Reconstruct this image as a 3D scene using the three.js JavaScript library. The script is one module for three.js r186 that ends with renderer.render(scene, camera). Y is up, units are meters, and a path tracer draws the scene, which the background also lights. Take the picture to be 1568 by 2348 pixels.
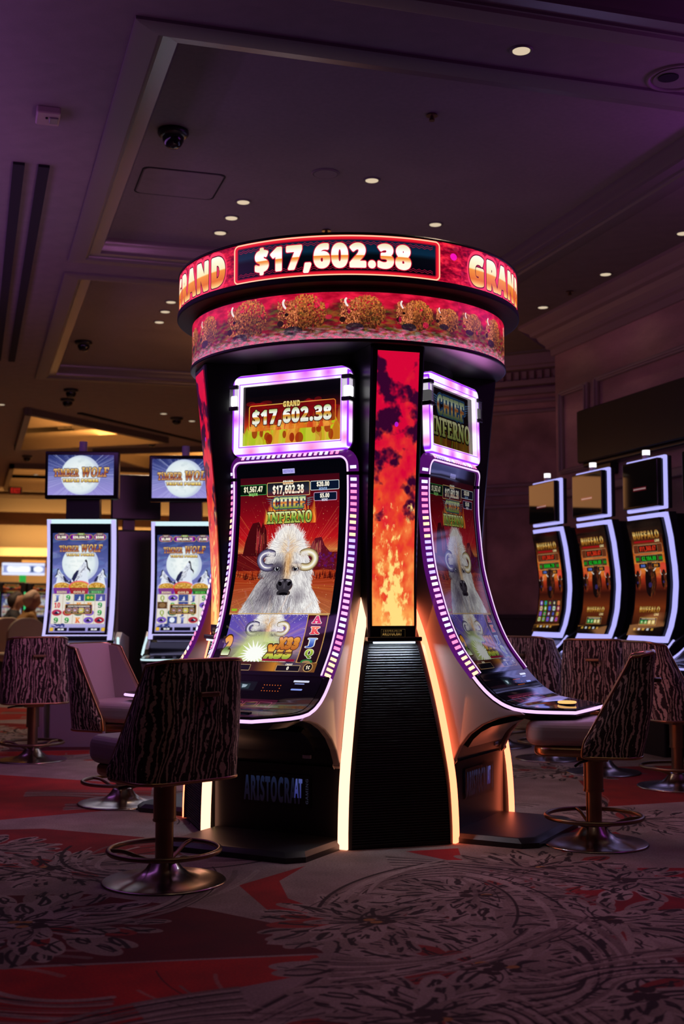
import * as THREE from 'three';
import { RoundedBoxGeometry } from 'three/addons/geometries/RoundedBoxGeometry.js';
import { mergeGeometries, toCreasedNormals } from 'three/addons/utils/BufferGeometryUtils.js';
import { MarchingCubes } from 'three/addons/objects/MarchingCubes.js';
import { RectAreaLightUniformsLib } from 'three/addons/lights/RectAreaLightUniformsLib.js';
import { createNoise2D } from 'simplex-noise';

// ------------------------------------------------------------------ camera, light and exposure
RectAreaLightUniformsLib.init();
const scene = new THREE.Scene();
scene.background = new THREE.Color(0, 0, 0);
const FPX = 2780, YAW = 16.987 * Math.PI / 180, PITCH = 4.607 * Math.PI / 180, EYE = 1.2;
const camera = new THREE.PerspectiveCamera(2 * Math.atan(1174 / FPX) * 180 / Math.PI, 1568 / 2348, 0.05, 150);
camera.position.set(0, EYE, 0);
const FWD = new THREE.Vector3(Math.sin(YAW) * Math.cos(PITCH), Math.sin(PITCH), -Math.cos(YAW) * Math.cos(PITCH));
camera.lookAt(camera.position.clone().add(FWD));
camera.focus = 6.1;
camera.userData.fStop = 2.6;
const renderer = new THREE.WebGLRenderer({ antialias: true });
renderer.toneMapping = THREE.LinearToneMapping;
renderer.toneMappingExposure = 1.0;
renderer.shadowMap.enabled = true;
const DOWNLIGHT = 1.0, STRIP_POWER = 1.0, ADDED_SIGN_POWER = 1.0, COVE_POWER = 10;
function rectLight(name, color, intensity, w, h, pos, towards, up) {
  const l = new THREE.RectAreaLight(color, intensity, w, h);
  l.name = name; l.position.copy(pos); scene.add(l);
  if (up) l.up.copy(up);
  l.lookAt(towards);
  return l;
}
const V3 = (x, y, z) => new THREE.Vector3(x, y, z);
// photo pixel -> direction, floor point, point on a vertical plane
const RIGHT = V3(Math.cos(YAW), 0, Math.sin(YAW)), UPV = new THREE.Vector3().crossVectors(RIGHT, FWD);
const ray = (x, y) => FWD.clone().addScaledVector(RIGHT, (x - 784) / FPX).addScaledVector(UPV, -(y - 1174) / FPX);
const onY = (x, y, h = 0) => { const d = ray(x, y); return camera.position.clone().addScaledVector(d, (h - EYE) / d.y); };
const onPlane = (x, y, p, n) => { const d = ray(x, y); return camera.position.clone().addScaledVector(d, p.clone().sub(camera.position).dot(n) / d.dot(n)); };

// ------------------------------------------------------------------ helpers
let seed = 7;
const rnd = () => { seed = (seed * 1664525 + 1013904223) >>> 0; return seed / 4294967296; };
const rr = (a, b) => a + (b - a) * rnd();
const nA = createNoise2D(rnd), nB = createNoise2D(rnd), nC = createNoise2D(rnd);
const fbm = (x, y, o = 4) => { let s = 0, a = 0.5, f = 1; for (let i = 0; i < o; i++) { s += a * nA(x * f, y * f); a *= 0.5; f *= 2.03; } return s; };
const lerp = (a, b, t) => a + (b - a) * t, clamp = (x, a, b) => Math.min(b, Math.max(a, x));
function interp(table, x) {                                      // table of [x, y] with rising x
  if (x <= table[0][0]) return table[0][1];
  for (let i = 1; i < table.length; i++) if (x <= table[i][0]) return lerp(table[i - 1][1], table[i][1], (x - table[i - 1][0]) / (table[i][0] - table[i - 1][0]));
  return table[table.length - 1][1];
}
const used = {};
function numbered(n) { const k = used[n] = (used[n] ?? -1) + 1; return k ? n + '_' + String(k).padStart(3, '0') : n; }
function clean(g) { g = g.index ? g.toNonIndexed() : g.clone(); for (const k of Object.keys(g.attributes)) if (!['position', 'normal', 'uv'].includes(k)) g.deleteAttribute(k); g.clearGroups(); if (!g.attributes.uv) g.setAttribute('uv', new THREE.BufferAttribute(new Float32Array(g.attributes.position.count * 2), 2)); if (!g.attributes.normal) g.computeVertexNormals(); return g; }
function merge(list) { return list.length === 1 ? list[0] : mergeGeometries(list.map(clean)); }
function obj(name, geo, mat, parent = scene, label) {
  const m = new THREE.Mesh(Array.isArray(geo) ? merge(geo) : geo, mat);
  m.name = parent === scene ? numbered(name) : name;
  m.castShadow = m.receiveShadow = true;
  if (label) m.userData.label = label;
  parent.add(m);
  return m;
}
function tag(o, label, category, group) { o.userData.label = label; o.userData.category = category; if (group) o.userData.group = group; return o; }
function thing(name, label, category, pos = [0, 0, 0], turn = 0, group) {
  const o = new THREE.Group(); o.name = numbered(name); o.position.set(...pos); o.rotation.y = turn; scene.add(o);
  return tag(o, label, category, group);
}
function dup(root, pos, turn, label, group) {
  const r = root.clone(); r.name = numbered(root.name.replace(/_\d{3}$/, '')); scene.add(r); r.position.set(...pos); r.rotation.set(0, turn, 0);
  r.userData = { ...root.userData, label }; if (group) r.userData.group = group;
  return r;
}
function struct(name, geo, mat) { const m = obj(name, geo, mat); m.userData.kind = 'structure'; return m; }
const box = (w, h, d, x = 0, y = 0, z = 0) => new THREE.BoxGeometry(w, h, d).translate(x, y, z);
const rbox = (w, h, d, r, x = 0, y = 0, z = 0) => new RoundedBoxGeometry(w, h, d, 2, r).translate(x, y, z);
const cyl = (r0, r1, h, x = 0, y = 0, z = 0, n = 28) => new THREE.CylinderGeometry(r0, r1, h, n).translate(x, y, z);
function place(g, pos, ax, ay, az) { return g.clone().applyMatrix4(new THREE.Matrix4().makeBasis(ax, ay, az).setPosition(pos)); }
// rings of equally many points joined into a body; uv: x along, y round
function loft(rings, { closed = true, caps = true, crease = 0.6 } = {}) {
  const p = [], uv = [], n = rings[0].length, m = rings.length, quad = (a, b, c, d, ta, tb, tc, td) => { p.push(...a, ...b, ...c, ...a, ...c, ...d); uv.push(...ta, ...tb, ...tc, ...ta, ...tc, ...td); };
  const A = rings.map((r) => r.map((v) => v.toArray()));
  for (let i = 0; i < m - 1; i++) for (let k = 0; k < (closed ? n : n - 1); k++) {
    const k2 = (k + 1) % n, u0 = i / (m - 1), u1 = (i + 1) / (m - 1), v0 = k / n, v1 = (k + 1) / n;
    quad(A[i][k], A[i][k2], A[i + 1][k2], A[i + 1][k], [u0, v0], [u0, v1], [u1, v1], [u1, v0]);
  }
  if (closed && caps) for (const [i, s] of [[0, 1], [m - 1, 0]]) for (let k = 1; k < n - 1; k++) {
    const t = s ? [A[i][0], A[i][k + 1], A[i][k]] : [A[i][0], A[i][k], A[i][k + 1]];
    t.forEach((v) => { p.push(...v); uv.push(0.5, 0.5); });
  }
  const g = new THREE.BufferGeometry();
  g.setAttribute('position', new THREE.Float32BufferAttribute(p, 3));
  g.setAttribute('uv', new THREE.Float32BufferAttribute(uv, 2));
  return toCreasedNormals(g, crease);
}
// a surface from f(s, t) -> Vector3 with uv = (s, t)
function grid(f, ns, nt) {
  const p = [], uv = [], ix = [];
  for (let i = 0; i <= ns; i++) for (let j = 0; j <= nt; j++) { p.push(...f(i / ns, j / nt).toArray()); uv.push(i / ns, j / nt); }
  for (let i = 0; i < ns; i++) for (let j = 0; j < nt; j++) { const a = i * (nt + 1) + j, b = a + nt + 1; ix.push(a, b, b + 1, a, b + 1, a + 1); }
  const g = new THREE.BufferGeometry();
  g.setAttribute('position', new THREE.Float32BufferAttribute(p, 3)); g.setAttribute('uv', new THREE.Float32BufferAttribute(uv, 2)); g.setIndex(ix); g.computeVertexNormals();
  return g;
}
const tube = (pts, r, seg = 40, closed = false, rad = 8) => new THREE.TubeGeometry(new THREE.CatmullRomCurve3(pts, closed), seg, r, rad, closed);
const lathe = (pts, n = 48) => new THREE.LatheGeometry(pts.map(([x, y]) => new THREE.Vector2(x, y)), n);
function roundRect(w, h, r, P = THREE.Shape) { const s = new P(), x = -w / 2, y = -h / 2; s.moveTo(x + r, y); s.lineTo(x + w - r, y); s.absarc(x + w - r, y + r, r, -Math.PI / 2, 0); s.lineTo(x + w, y + h - r); s.absarc(x + w - r, y + h - r, r, 0, Math.PI / 2); s.lineTo(x + r, y + h); s.absarc(x + r, y + h - r, r, Math.PI / 2, Math.PI); s.lineTo(x, y + r); s.absarc(x + r, y + r, r, Math.PI, 1.5 * Math.PI); return s; }
function fitUV(g, x0, x1, y0, y1) { const p = g.attributes.position, u = g.attributes.uv; for (let i = 0; i < p.count; i++) u.setXY(i, (p.getX(i) - x0) / (x1 - x0), (p.getY(i) - y0) / (y1 - y0)); return g; }
function shapeOf(pts) { const s = new THREE.Shape(); pts.forEach(([x, y], i) => i ? s.lineTo(x, y) : s.moveTo(x, y)); s.closePath(); return s; }
// outline in (u, y) extruded across v: returns geometry in x = v, y, z = u
function acrossV(pts, v0, v1, bevel = 0) {
  const g = new THREE.ExtrudeGeometry(shapeOf(pts), { depth: v1 - v0 - 2 * bevel, bevelEnabled: bevel > 0, bevelThickness: bevel, bevelSize: bevel, bevelOffset: -bevel, bevelSegments: 2, curveSegments: 6 });
  // x->z, z->x : turn -90 deg about y maps x to z and z to -x
  g.rotateY(-Math.PI / 2).translate(v1 - bevel, 0, 0);
  return g;
}

// ------------------------------------------------------------------ textures
function canvas(w, h, draw, srgb = true) { const c = document.createElement('canvas'); c.width = w; c.height = h; const x = c.getContext('2d'); draw(x, w, h); const t = new THREE.CanvasTexture(c); if (srgb) t.colorSpace = THREE.SRGBColorSpace; t.wrapS = t.wrapT = THREE.RepeatWrapping; t.anisotropy = 8; return t; }
function dataTex(w, h, f, srgb = true) { const d = new Uint8Array(w * h * 4); for (let y = 0; y < h; y++) for (let x = 0; x < w; x++) { const c = f(x / w, y / h, x, y), i = (y * w + x) * 4; d[i] = clamp(c[0], 0, 255); d[i + 1] = clamp(c[1], 0, 255); d[i + 2] = clamp(c[2], 0, 255); d[i + 3] = 255; } const t = new THREE.DataTexture(d, w, h); t.magFilter = THREE.LinearFilter; t.wrapS = t.wrapT = THREE.RepeatWrapping; if (srgb) t.colorSpace = THREE.SRGBColorSpace; t.needsUpdate = true; return t; }
function lg(c, x0, y0, x1, y1, stops) { const g = c.createLinearGradient(x0, y0, x1, y1); stops.forEach(([t, s]) => g.addColorStop(t, s)); return g; }
function rg(c, x, y, r0, r1, stops) { const g = c.createRadialGradient(x, y, r0, x, y, r1); stops.forEach(([t, s]) => g.addColorStop(t, s)); return g; }
const GOLD = [[0, '#c8d0a0'], [0.22, '#fffef0'], [0.46, '#fff8e0'], [0.5, '#e07a1c'], [0.66, '#f0b468'], [0.78, '#fff4d8'], [1, '#e8d8a8']];
const FIRE = [[0, '#fffbe6'], [0.45, '#ffe6b0'], [0.5, '#f09030'], [0.8, '#e06c18'], [1, '#ffcf80']];
// heavy condensed lettering fitted into the box cx, cy, w, h
function word(c, str, cx, cy, w, h, { fill = GOLD, edge, lw = 7, fat = 9, font = 'bold 100px sans-serif', skew = 0, turn = 0, gap = fat * .7 } = {}) {
  c.save(); c.translate(cx, cy); c.rotate(turn); c.font = font; c.letterSpacing = gap + 'px'; c.textAlign = 'center'; c.textBaseline = 'alphabetic';
  const m = c.measureText(str).width + fat; c.transform(w / m, 0, skew, h / (73 + fat), 0, 0);
  const y = 36.5; c.lineJoin = 'round';
  if (edge) { c.strokeStyle = edge; c.lineWidth = fat + lw * 2; c.strokeText(str, 0, y); }
  const f = Array.isArray(fill) ? lg(c, 0, y - 76, 0, y + 4, fill) : fill;
  c.strokeStyle = f; c.fillStyle = f; c.lineWidth = fat; if (fat) c.strokeText(str, 0, y); c.fillText(str, 0, y);
  c.restore();
}
function rrPath(c, x, y, w, h, r) { c.beginPath(); c.moveTo(x + r, y); c.arcTo(x + w, y, x + w, y + h, r); c.arcTo(x + w, y + h, x, y + h, r); c.arcTo(x, y + h, x, y, r); c.arcTo(x, y, x + w, y, r); c.closePath(); }
function panel(c, x, y, w, h, r, fill, edge, lw) { rrPath(c, x, y, w, h, r); if (fill) { c.fillStyle = fill; c.fill(); } if (edge) { c.strokeStyle = edge; c.lineWidth = lw; c.stroke(); } }
function poly(c, pts, fill) { c.beginPath(); pts.forEach(([x, y], i) => i ? c.lineTo(x, y) : c.moveTo(x, y)); c.closePath(); c.fillStyle = fill; c.fill(); }
function blob(c, x, y, rx, ry, fill, turn = 0) { c.save(); c.translate(x, y); c.rotate(turn); c.scale(rx, ry); c.beginPath(); c.arc(0, 0, 1, 0, 7); c.restore(); c.fillStyle = fill; c.fill(); }
const rgb = (r, g, b, a = 1) => `rgba(${r | 0},${g | 0},${b | 0},${a})`;
function perPixel(c, w, h, f) { const im = c.getImageData(0, 0, w, h), d = im.data; for (let y = 0; y < h; y++) for (let x = 0; x < w; x++) { const i = (y * w + x) * 4, q = f(x, y, d[i], d[i + 1], d[i + 2]); if (q) { d[i] = clamp(q[0], 0, 255); d[i + 1] = clamp(q[1], 0, 255); d[i + 2] = clamp(q[2], 0, 255); d[i + 3] = 255; } } c.putImageData(im, 0, 0); }

// a white bison seen from the front, in a box of size S whose nose is at 0,0
function bison(c, x, y, S) {
  c.save(); c.translate(x, y); c.scale(S, S); c.lineCap = 'round';
  const tuft = (px, py, a, l, w, col) => { c.strokeStyle = col; c.lineWidth = w; c.beginPath(); c.moveTo(px, py); c.quadraticCurveTo(px + Math.cos(a) * l * .5 + rr(-.008, .008), py + Math.sin(a) * l * .5, px + Math.cos(a + rr(-.3, .3)) * l, py + Math.sin(a + rr(-.3, .3)) * l); c.stroke(); };
  const inside = (pts, px, py) => { let k = false; for (let i = 0, q = pts.length - 1; i < pts.length; q = i++) { const [xi, yi] = pts[i], [xj, yj] = pts[q]; if (yi > py !== yj > py && px < (xj - xi) * (py - yi) / (yj - yi) + xi) k = !k; } return k; };
  const coat = (pts, base, n, len, w, dir, tone) => { c.beginPath(); pts.forEach((e, i) => i ? c.lineTo(...e) : c.moveTo(...e)); c.closePath(); c.fillStyle = base; c.fill(); const xs = pts.map((p) => p[0]), ys = pts.map((p) => p[1]), x0 = Math.min(...xs), x1 = Math.max(...xs), y0 = Math.min(...ys), y1 = Math.max(...ys); for (let i = 0; i < n; i++) { const px = rr(x0, x1), py = rr(y0, y1); if (!inside(pts, px, py)) continue; const L = clamp(tone(px, py)[0] + rr(-.26, .26), 0, 1), b = tone(px, py)[1]; tuft(px, py, dir(px, py), len * rr(.5, 1.3), w * rr(.4, 1.3), rgb(62 + 192 * L + 24 * b, 54 + 198 * L - 26 * b, 66 + 182 * L - 88 * b, .8)); } };
  const bodyPts = [[-.78, .54], [-.70, .34], [-.60, .16], [-.54, .03], [-.46, -.08], [.46, -.08], [.47, .04], [.54, .12], [.61, .22], [.67, .38], [.70, .54]];
  coat(bodyPts, '#bdb4b8', 4200, .11, .007, (px) => 1.57 - px * .9, (px, py) => [px < -.1 ? .42 + .3 * Math.abs(px + .1) + (py > .3 ? .15 : 0) : .62 + px * .55, 0]);
  const headPts = [[-.40, -.1], [-.48, -.16], [-.45, -.28], [-.39, -.44], [-.34, -.58], [-.29, -.70], [-.2, -.84], [-.08, -.93], [.05, -.94], [.17, -.88], [.26, -.76], [.33, -.60], [.38, -.44], [.44, -.28], [.48, -.16], [.42, -.04], [.3, .1], [.16, .24], [-.14, .24], [-.28, .1]];
  coat(headPts, '#d8d2d2', 5200, .085, .0065, (px, py) => py < -.45 ? Math.atan2(py + .35, px * .8) + (py > -.7 ? .9 * Math.sign(px) : 0) : 1.57 - px * 1.4, (px, py) => { const centre = Math.exp(-((px - .02) ** 2) / .012) * Math.exp(-((py + .5) ** 2) / .06), low = clamp((py + .5) * 3, 0, 1); return [clamp(.95 - low * (px < 0 ? .52 : .08) - (Math.abs(px) > .3 ? .12 : 0) - centre * .25, .15, 1), centre * .8]; });
  for (const s of [-1, 1]) {                                         // horns
    const path = () => { c.beginPath(); c.moveTo(s * .28, -.49); c.bezierCurveTo(s * .42, -.55, s * .54, -.46, s * .5, -.36); c.bezierCurveTo(s * .46, -.27, s * .38, -.25, s * .285, -.27); };
    for (const [w, col] of [[.125, s < 0 ? '#2c2840' : '#6a5638'], [.1, s < 0 ? '#625c7c' : '#b8a478'], [.06, s < 0 ? '#8f89a8' : '#e4d9b6'], [.02, '#f6f4f0']]) { c.strokeStyle = col; c.lineWidth = w; path(); c.stroke(); }
    for (let i = 0; i < 60; i++) tuft(s * rr(.22, .33), rr(-.52, -.42), s > 0 ? rr(-.3, 1) : Math.PI - rr(-.3, 1), .07, .006, rgb(225, 218, 214, .9));
  }
  const shade = (px, py, r, col) => { c.fillStyle = rg(c, px, py, r * .1, r, [[0, col], [1, 'rgba(40,30,50,0)']]); c.fillRect(px - r, py - r, 2 * r, 2 * r); };
  shade(-.3, .18, .24, 'rgba(52,42,62,.55)'); shade(.27, .2, .17, 'rgba(70,58,74,.45)'); shade(-.14, -.2, .26, 'rgba(58,48,64,.75)'); shade(-.5, .4, .22, 'rgba(70,60,80,.35)'); shade(0, .3, .2, 'rgba(50,40,56,.4)');
  const facePts = [[-.19, -.52], [-.23, -.2], [-.17, -.02], [-.15, .1], [.14, .1], [.17, -.02], [.22, -.2], [.18, -.52]];
  coat(facePts, 'rgba(160,146,146,.12)', 2600, .075, .006, (px, py) => 1.57 - px * 2.2, (px, py) => { const m = Math.exp(-((px - .02) ** 2) / .005), up = clamp((py + .52) * 5, 0, 1); return [lerp(.75, px < -.02 ? .3 : .86 - m * .2, up), m * .9 * clamp(-py * 4, 0, 1)]; });
  for (const s of [-1, 1]) { const ex = s < 0 ? -.175 : .165, ey = -.25; shade(ex, ey, .13, s < 0 ? 'rgba(24,20,30,.95)' : 'rgba(96,56,32,.9)'); blob(c, ex, ey, .06, .046, s < 0 ? '#100e14' : '#2c1a10'); blob(c, ex, ey + .008, .046, .036, '#b9bcc8'); blob(c, ex - s * .004, ey + .004, .034, .037, '#121016'); blob(c, ex + .01, ey - .01, .01, .01, '#ffffff'); for (let i = 0; i < 40; i++) tuft(ex + rr(-.08, .08), ey - .05 + rr(-.03, .008), s < 0 ? rr(1.8, 2.8) : rr(.3, 1.3), .05, .006, s < 0 ? rgb(96, 88, 104, .9) : rgb(226, 210, 194, .9)); for (let i = 0; i < 24; i++) tuft(ex + rr(-.06, .06), ey + .052, rr(1.3, 1.9), .06, .006, s < 0 ? rgb(120, 112, 126, .8) : rgb(238, 230, 220, .8)); }
  blob(c, 0, .03, .15, .11, '#1d1a21'); blob(c, 0, .06, .12, .09, '#332f37'); for (const s of [-1, 1]) { blob(c, s * .075, -.012, .066, .058, '#3d3842', s * .6); blob(c, s * .07, -.042, .045, .016, '#77717b', s * .35); blob(c, s * .086, .0, .03, .042, '#060508', s * .7); }
  blob(c, 0, .035, .02, .05, '#4d4852'); blob(c, 0, .155, .125, .055, '#29252b'); blob(c, 0, .17, .08, .026, '#070508'); blob(c, 0, .2, .065, .012, '#6d6770');
  for (let i = 0; i < 620; i++) { const px = rr(-.17, .18), L = rr(.2, 1) * (px < 0 ? .8 : 1); tuft(px, rr(.19, .3), 1.57 + px * 1.2 + rr(-.2, .2), rr(.08, .24), .0085, rgb(90 + 160 * L, 82 + 166 * L, 92 + 156 * L, .85)); }
  c.restore();
}
function flames(c, x0, y0, w, h, n, cols) { for (let i = 0; i < n; i++) { const x = x0 + rnd() * w, hh = h * rr(.3, 1), ww = w * rr(.015, .05); c.fillStyle = cols[rnd() * cols.length | 0]; c.globalAlpha = rr(.35, .8); c.beginPath(); c.moveTo(x - ww, y0); c.bezierCurveTo(x - ww, y0 - hh * .4, x - ww * rr(-.5, 1.5), y0 - hh * .6, x + ww * rr(-.8, .8), y0 - hh); c.bezierCurveTo(x + ww * .3, y0 - hh * .6, x + ww * 1.6, y0 - hh * .4, x + ww, y0); c.fill(); } c.globalAlpha = 1; }
function gameLogo(c, cx, cy, w) {
  const h = w * .36;
  flames(c, cx - w * .52, cy + h * .75, w * 1.04, h * 1.3, 70, ['#e8871e', '#f0b23c', '#b83a14', '#d8c04a', '#ff9c3a']);
  for (const s of [-1, 1]) for (let i = 0; i < 4; i++) poly(c, [[cx + s * w * .34, cy - h * .5 + i * h * .11], [cx + s * w * (.52 - i * .03), cy - h * .55 + i * h * .12], [cx + s * w * .36, cy - h * .42 + i * h * .11]], '#5b6470');
  word(c, 'CHIEF', cx - w * .02, cy - h * .3, w * .7, h * .58, { fill: [[0, '#9fb46a'], [.3, '#f0f4d0'], [.5, '#c7601f'], [.62, '#e6b35c'], [1, '#5e8a3a']], edge: '#37485a', lw: 8, fat: 8, font: 'bold 100px serif' });
  word(c, 'INFERNO', cx, cy + h * .42, w * .94, h * .6, { fill: [[0, '#e8e6b0'], [.4, '#a9c24e'], [.7, '#5f9030'], [1, '#c8c860']], edge: '#2a2216', lw: 6, fat: 6, font: 'bold 100px serif', turn: -.01 });
}
const texGame = canvas(1024, 1778, (c, w, h) => {
  const X = (f) => f * w, Y = (s) => s * h;
  c.fillStyle = '#020308'; c.fillRect(0, 0, w, h);
  c.save(); c.beginPath(); c.rect(X(.035), Y(.065), X(.9), Y(.915)); c.clip();
  // sky and rays
  c.fillStyle = lg(c, 0, Y(.06), 0, Y(.69), [[0, '#3a0612'], [.25, '#7a0714'], [.45, '#b5121a'], [.58, '#a83a1c'], [.75, '#9a2f12'], [1, '#a9603a']]); c.fillRect(0, Y(.06), w, Y(.64));
  c.fillStyle = lg(c, 0, Y(.34), 0, Y(.43), [[0, 'rgba(190,40,20,0)'], [.7, 'rgba(210,150,80,.75)'], [1, 'rgba(120,30,20,.3)']]); c.fillRect(0, Y(.32), w, Y(.11));
  c.fillStyle = '#5d0c10'; c.fillRect(0, Y(.415), w, Y(.08));
  for (let i = 0; i < 240; i++) { const a = rr(0, 6.283), r0 = X(rr(.12, .3)), r1 = X(rr(.4, .8)); c.strokeStyle = rgb(255, rr(110, 220), rr(60, 140), rr(.05, .4)); c.lineWidth = rr(1, 5); c.beginPath(); c.moveTo(X(.5) + Math.cos(a) * r0, Y(.56) + Math.sin(a) * r0); c.lineTo(X(.5) + Math.cos(a) * r1, Y(.56) + Math.sin(a) * r1); c.stroke(); }
  // buttes
  poly(c, [[X(.08), Y(.425)], [X(.1), Y(.36)], [X(.13), Y(.31)], [X(.16), Y(.275)], [X(.22), Y(.27)], [X(.24), Y(.30)], [X(.255), Y(.27)], [X(.29), Y(.31)], [X(.3), Y(.37)], [X(.34), Y(.43)]], '#43080e');
  for (let i = 0; i < 26; i++) { const x = rr(.2, .31); c.strokeStyle = rgb(rr(140, 220), rr(40, 110), rr(40, 80), .6); c.lineWidth = rr(2, 6); c.beginPath(); c.moveTo(X(x), Y(rr(.29, .34))); c.lineTo(X(x + rr(-.01, .02)), Y(rr(.37, .425))); c.stroke(); }
  poly(c, [[X(.68), Y(.44)], [X(.7), Y(.385)], [X(.735), Y(.352)], [X(.79), Y(.347)], [X(.82), Y(.385)], [X(.88), Y(.42)], [X(.93), Y(.47)], [X(.93), Y(.5)], [X(.68), Y(.47)]], '#5a1020');
  for (let i = 0; i < 30; i++) { const x = rr(.69, .8); c.strokeStyle = rgb(rr(150, 230), rr(60, 130), rr(60, 100), .6); c.lineWidth = rr(2, 6); c.beginPath(); c.moveTo(X(x), Y(rr(.36, .38))); c.lineTo(X(x + rr(-.02, .02)), Y(rr(.4, .44))); c.stroke(); }
  for (let i = 0; i < 40; i++) blob(c, X(rr(.78, .92)), Y(rr(.42, .48)), rr(4, 16), rr(4, 14), rgb(rr(60, 120), 20, rr(70, 140), .5));
  for (let i = 0; i < 90; i++) { const x = X(rr(.03, .95)), y = Y(.515 + rr(-.008, .012)); poly(c, [[x - 7, y + 20], [x, y - rr(10, 40)], [x + 7, y + 20]], 'rgba(60,8,8,.75)'); }
  for (let i = 0; i < 420; i++) blob(c, X(rr(.04, .93)), Y(rr(.12, .69)), rr(.8, 2.6), rr(.8, 3.5), rgb(255, rr(150, 230), rr(90, 170), rr(.3, 1)));
  bison(c, X(.497), Y(.556), 500);
  // jackpot row
  panel(c, X(.286), Y(.093), X(.385), Y(.062), 10, lg(c, 0, Y(.093), 0, Y(.155), [[0, '#14161e'], [.6, '#2a2c3a'], [1, '#6d1420']]), '#e2c078', 5);
  word(c, 'GRAND', X(.478), Y(.094), X(.1), Y(.02), { edge: '#3a1408', lw: 6 }); word(c, '$17,602.38', X(.478), Y(.125), X(.29), Y(.04), { fill: [[0, '#fffef4'], [.55, '#f7f0d4'], [.6, '#e8b8a0'], [1, '#fdf6e0']], edge: '#140a0a', lw: 5, fat: 6 });
  panel(c, X(.03), Y(.098), X(.248), Y(.046), 8, '#04150a', '#3c9a48', 5); word(c, '$1,567.47', X(.155), Y(.117), X(.18), Y(.027), { fill: '#f2ecc8', fat: 5 }); word(c, 'MAJOR', X(.155), Y(.141), X(.085), Y(.014), { fill: '#8fd070', fat: 7 });
  panel(c, X(.68), Y(.095), X(.25), Y(.04), 8, '#08142c', '#cfe0e0', 5); word(c, '$20.00', X(.79), Y(.109), X(.115), Y(.022), { fill: '#fff6e0', fat: 5 }); word(c, 'MINOR', X(.79), Y(.131), X(.075), Y(.014), { fill: '#8fa8d0', fat: 7 });
  panel(c, X(.71), Y(.147), X(.2), Y(.036), 8, '#08142c', '#cfa0c0', 5); word(c, '$5.00', X(.805), Y(.161), X(.085), Y(.02), { fill: '#fff6e0', fat: 5 }); word(c, 'MINI', X(.805), Y(.18), X(.055), Y(.012), { fill: '#d6d6e6', fat: 7 });
  gameLogo(c, X(.497), Y(.213), X(.44));
  // lower game window
  c.fillStyle = '#c9a46a'; c.fillRect(X(.035), Y(.693), X(.9), Y(.004));
  c.fillStyle = lg(c, 0, Y(.7), 0, Y(.93), [[0, '#5a4aa8'], [.5, '#6a55b0'], [.8, '#7a6a80'], [1, '#4a3040']]); c.fillRect(X(.06), Y(.7), X(.69), Y(.23));
  for (let i = 0; i < 90; i++) { const a = rr(0, 6.283), r1 = X(rr(.2, .55)); c.strokeStyle = rgb(rr(190, 255), rr(150, 210), rr(90, 190), .14); c.lineWidth = rr(6, 22); c.beginPath(); c.moveTo(X(.39), Y(.86)); c.lineTo(X(.39) + Math.cos(a) * r1, Y(.86) + Math.sin(a) * r1); c.stroke(); }
  c.save(); c.beginPath(); c.rect(X(.06), Y(.7), X(.69), Y(.23)); c.clip(); bison(c, X(.415), Y(.845), 360); c.restore();
  c.fillStyle = rg(c, X(.37), Y(.885), 5, X(.3), [[0, 'rgba(250,255,230,.95)'], [.45, 'rgba(190,210,110,.85)'], [.75, 'rgba(150,160,90,.4)'], [1, 'rgba(120,120,90,0)']]); c.fillRect(X(.06), Y(.78), X(.69), Y(.15));
  c.fillStyle = '#fbfdf6'; c.beginPath(); for (let i = 0; i < 40; i++) { const a = i / 40 * 6.283, r = X(i % 2 ? .07 : rr(.12, .17)); c.lineTo(X(.36) + Math.cos(a) * r, Y(.89) + Math.sin(a) * r * .8); } c.closePath(); c.fill();
  for (let i = 0; i < 160; i++) blob(c, X(rr(.06, .74)), Y(.7 + Math.pow(rnd(), 3) * .08), rr(1, 4), rr(1, 4), rgb(255, 255, 255, rr(.3, .95)));
  word(c, 'X33', X(.58), Y(.878), X(.25), Y(.075), { fill: [[0, '#d98520'], [.45, '#e8b040'], [.55, '#5c3012'], [.7, '#d8d04a'], [1, '#8ca83a']], edge: '#3c200a', lw: 7, fat: 16, skew: -.12 }); word(c, 'X33', X(.64), Y(.835), X(.2), Y(.06), { fill: [[0, '#e8a040'], [1, '#b86418']], edge: '#5a300c', lw: 6, fat: 16, skew: -.12 });
  c.fillStyle = '#8a1230'; c.fillRect(X(.45), Y(.915), X(.28), Y(.012));
  word(c, '2', X(.1), Y(.85), X(.09), Y(.1), { fill: [[0, '#f09a2c'], [.5, '#e8b23c'], [.6, '#4c6a20'], [1, '#e9f0c8']], edge: '#402808', lw: 6, fat: 12 });
  c.fillStyle = '#260a0a'; c.fillRect(X(.752), Y(.7), X(.172), Y(.23)); c.strokeStyle = '#c99a55'; c.lineWidth = 8; c.strokeRect(X(.752), Y(.7), X(.172), Y(.23));
  c.fillStyle = '#4c0a22'; c.fillRect(X(.765), Y(.705), X(.145), Y(.05)); c.fillStyle = '#1d0b08'; c.fillRect(X(.765), Y(.88), X(.145), Y(.05));
  [['A', '#e04a7a', '#d01c4c', .722], ['K', '#ff8a50', '#d8301c', .772], ['J', '#9ab8f0', '#3050b0', .826], ['Q', '#c8d850', '#6a8a20', .88]].forEach(([t, a, b, s]) => word(c, t, X(.837), Y(s), X(.085), Y(.036), { fill: [[0, a], [1, b]], edge: '#f0ecdc', lw: 5, fat: 8, font: 'bold 100px serif' }));
  blob(c, X(.837), Y(.926), X(.05), Y(.012), '#2c7a3c'); blob(c, X(.837), Y(.93), X(.035), Y(.01), '#a08058');
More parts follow.
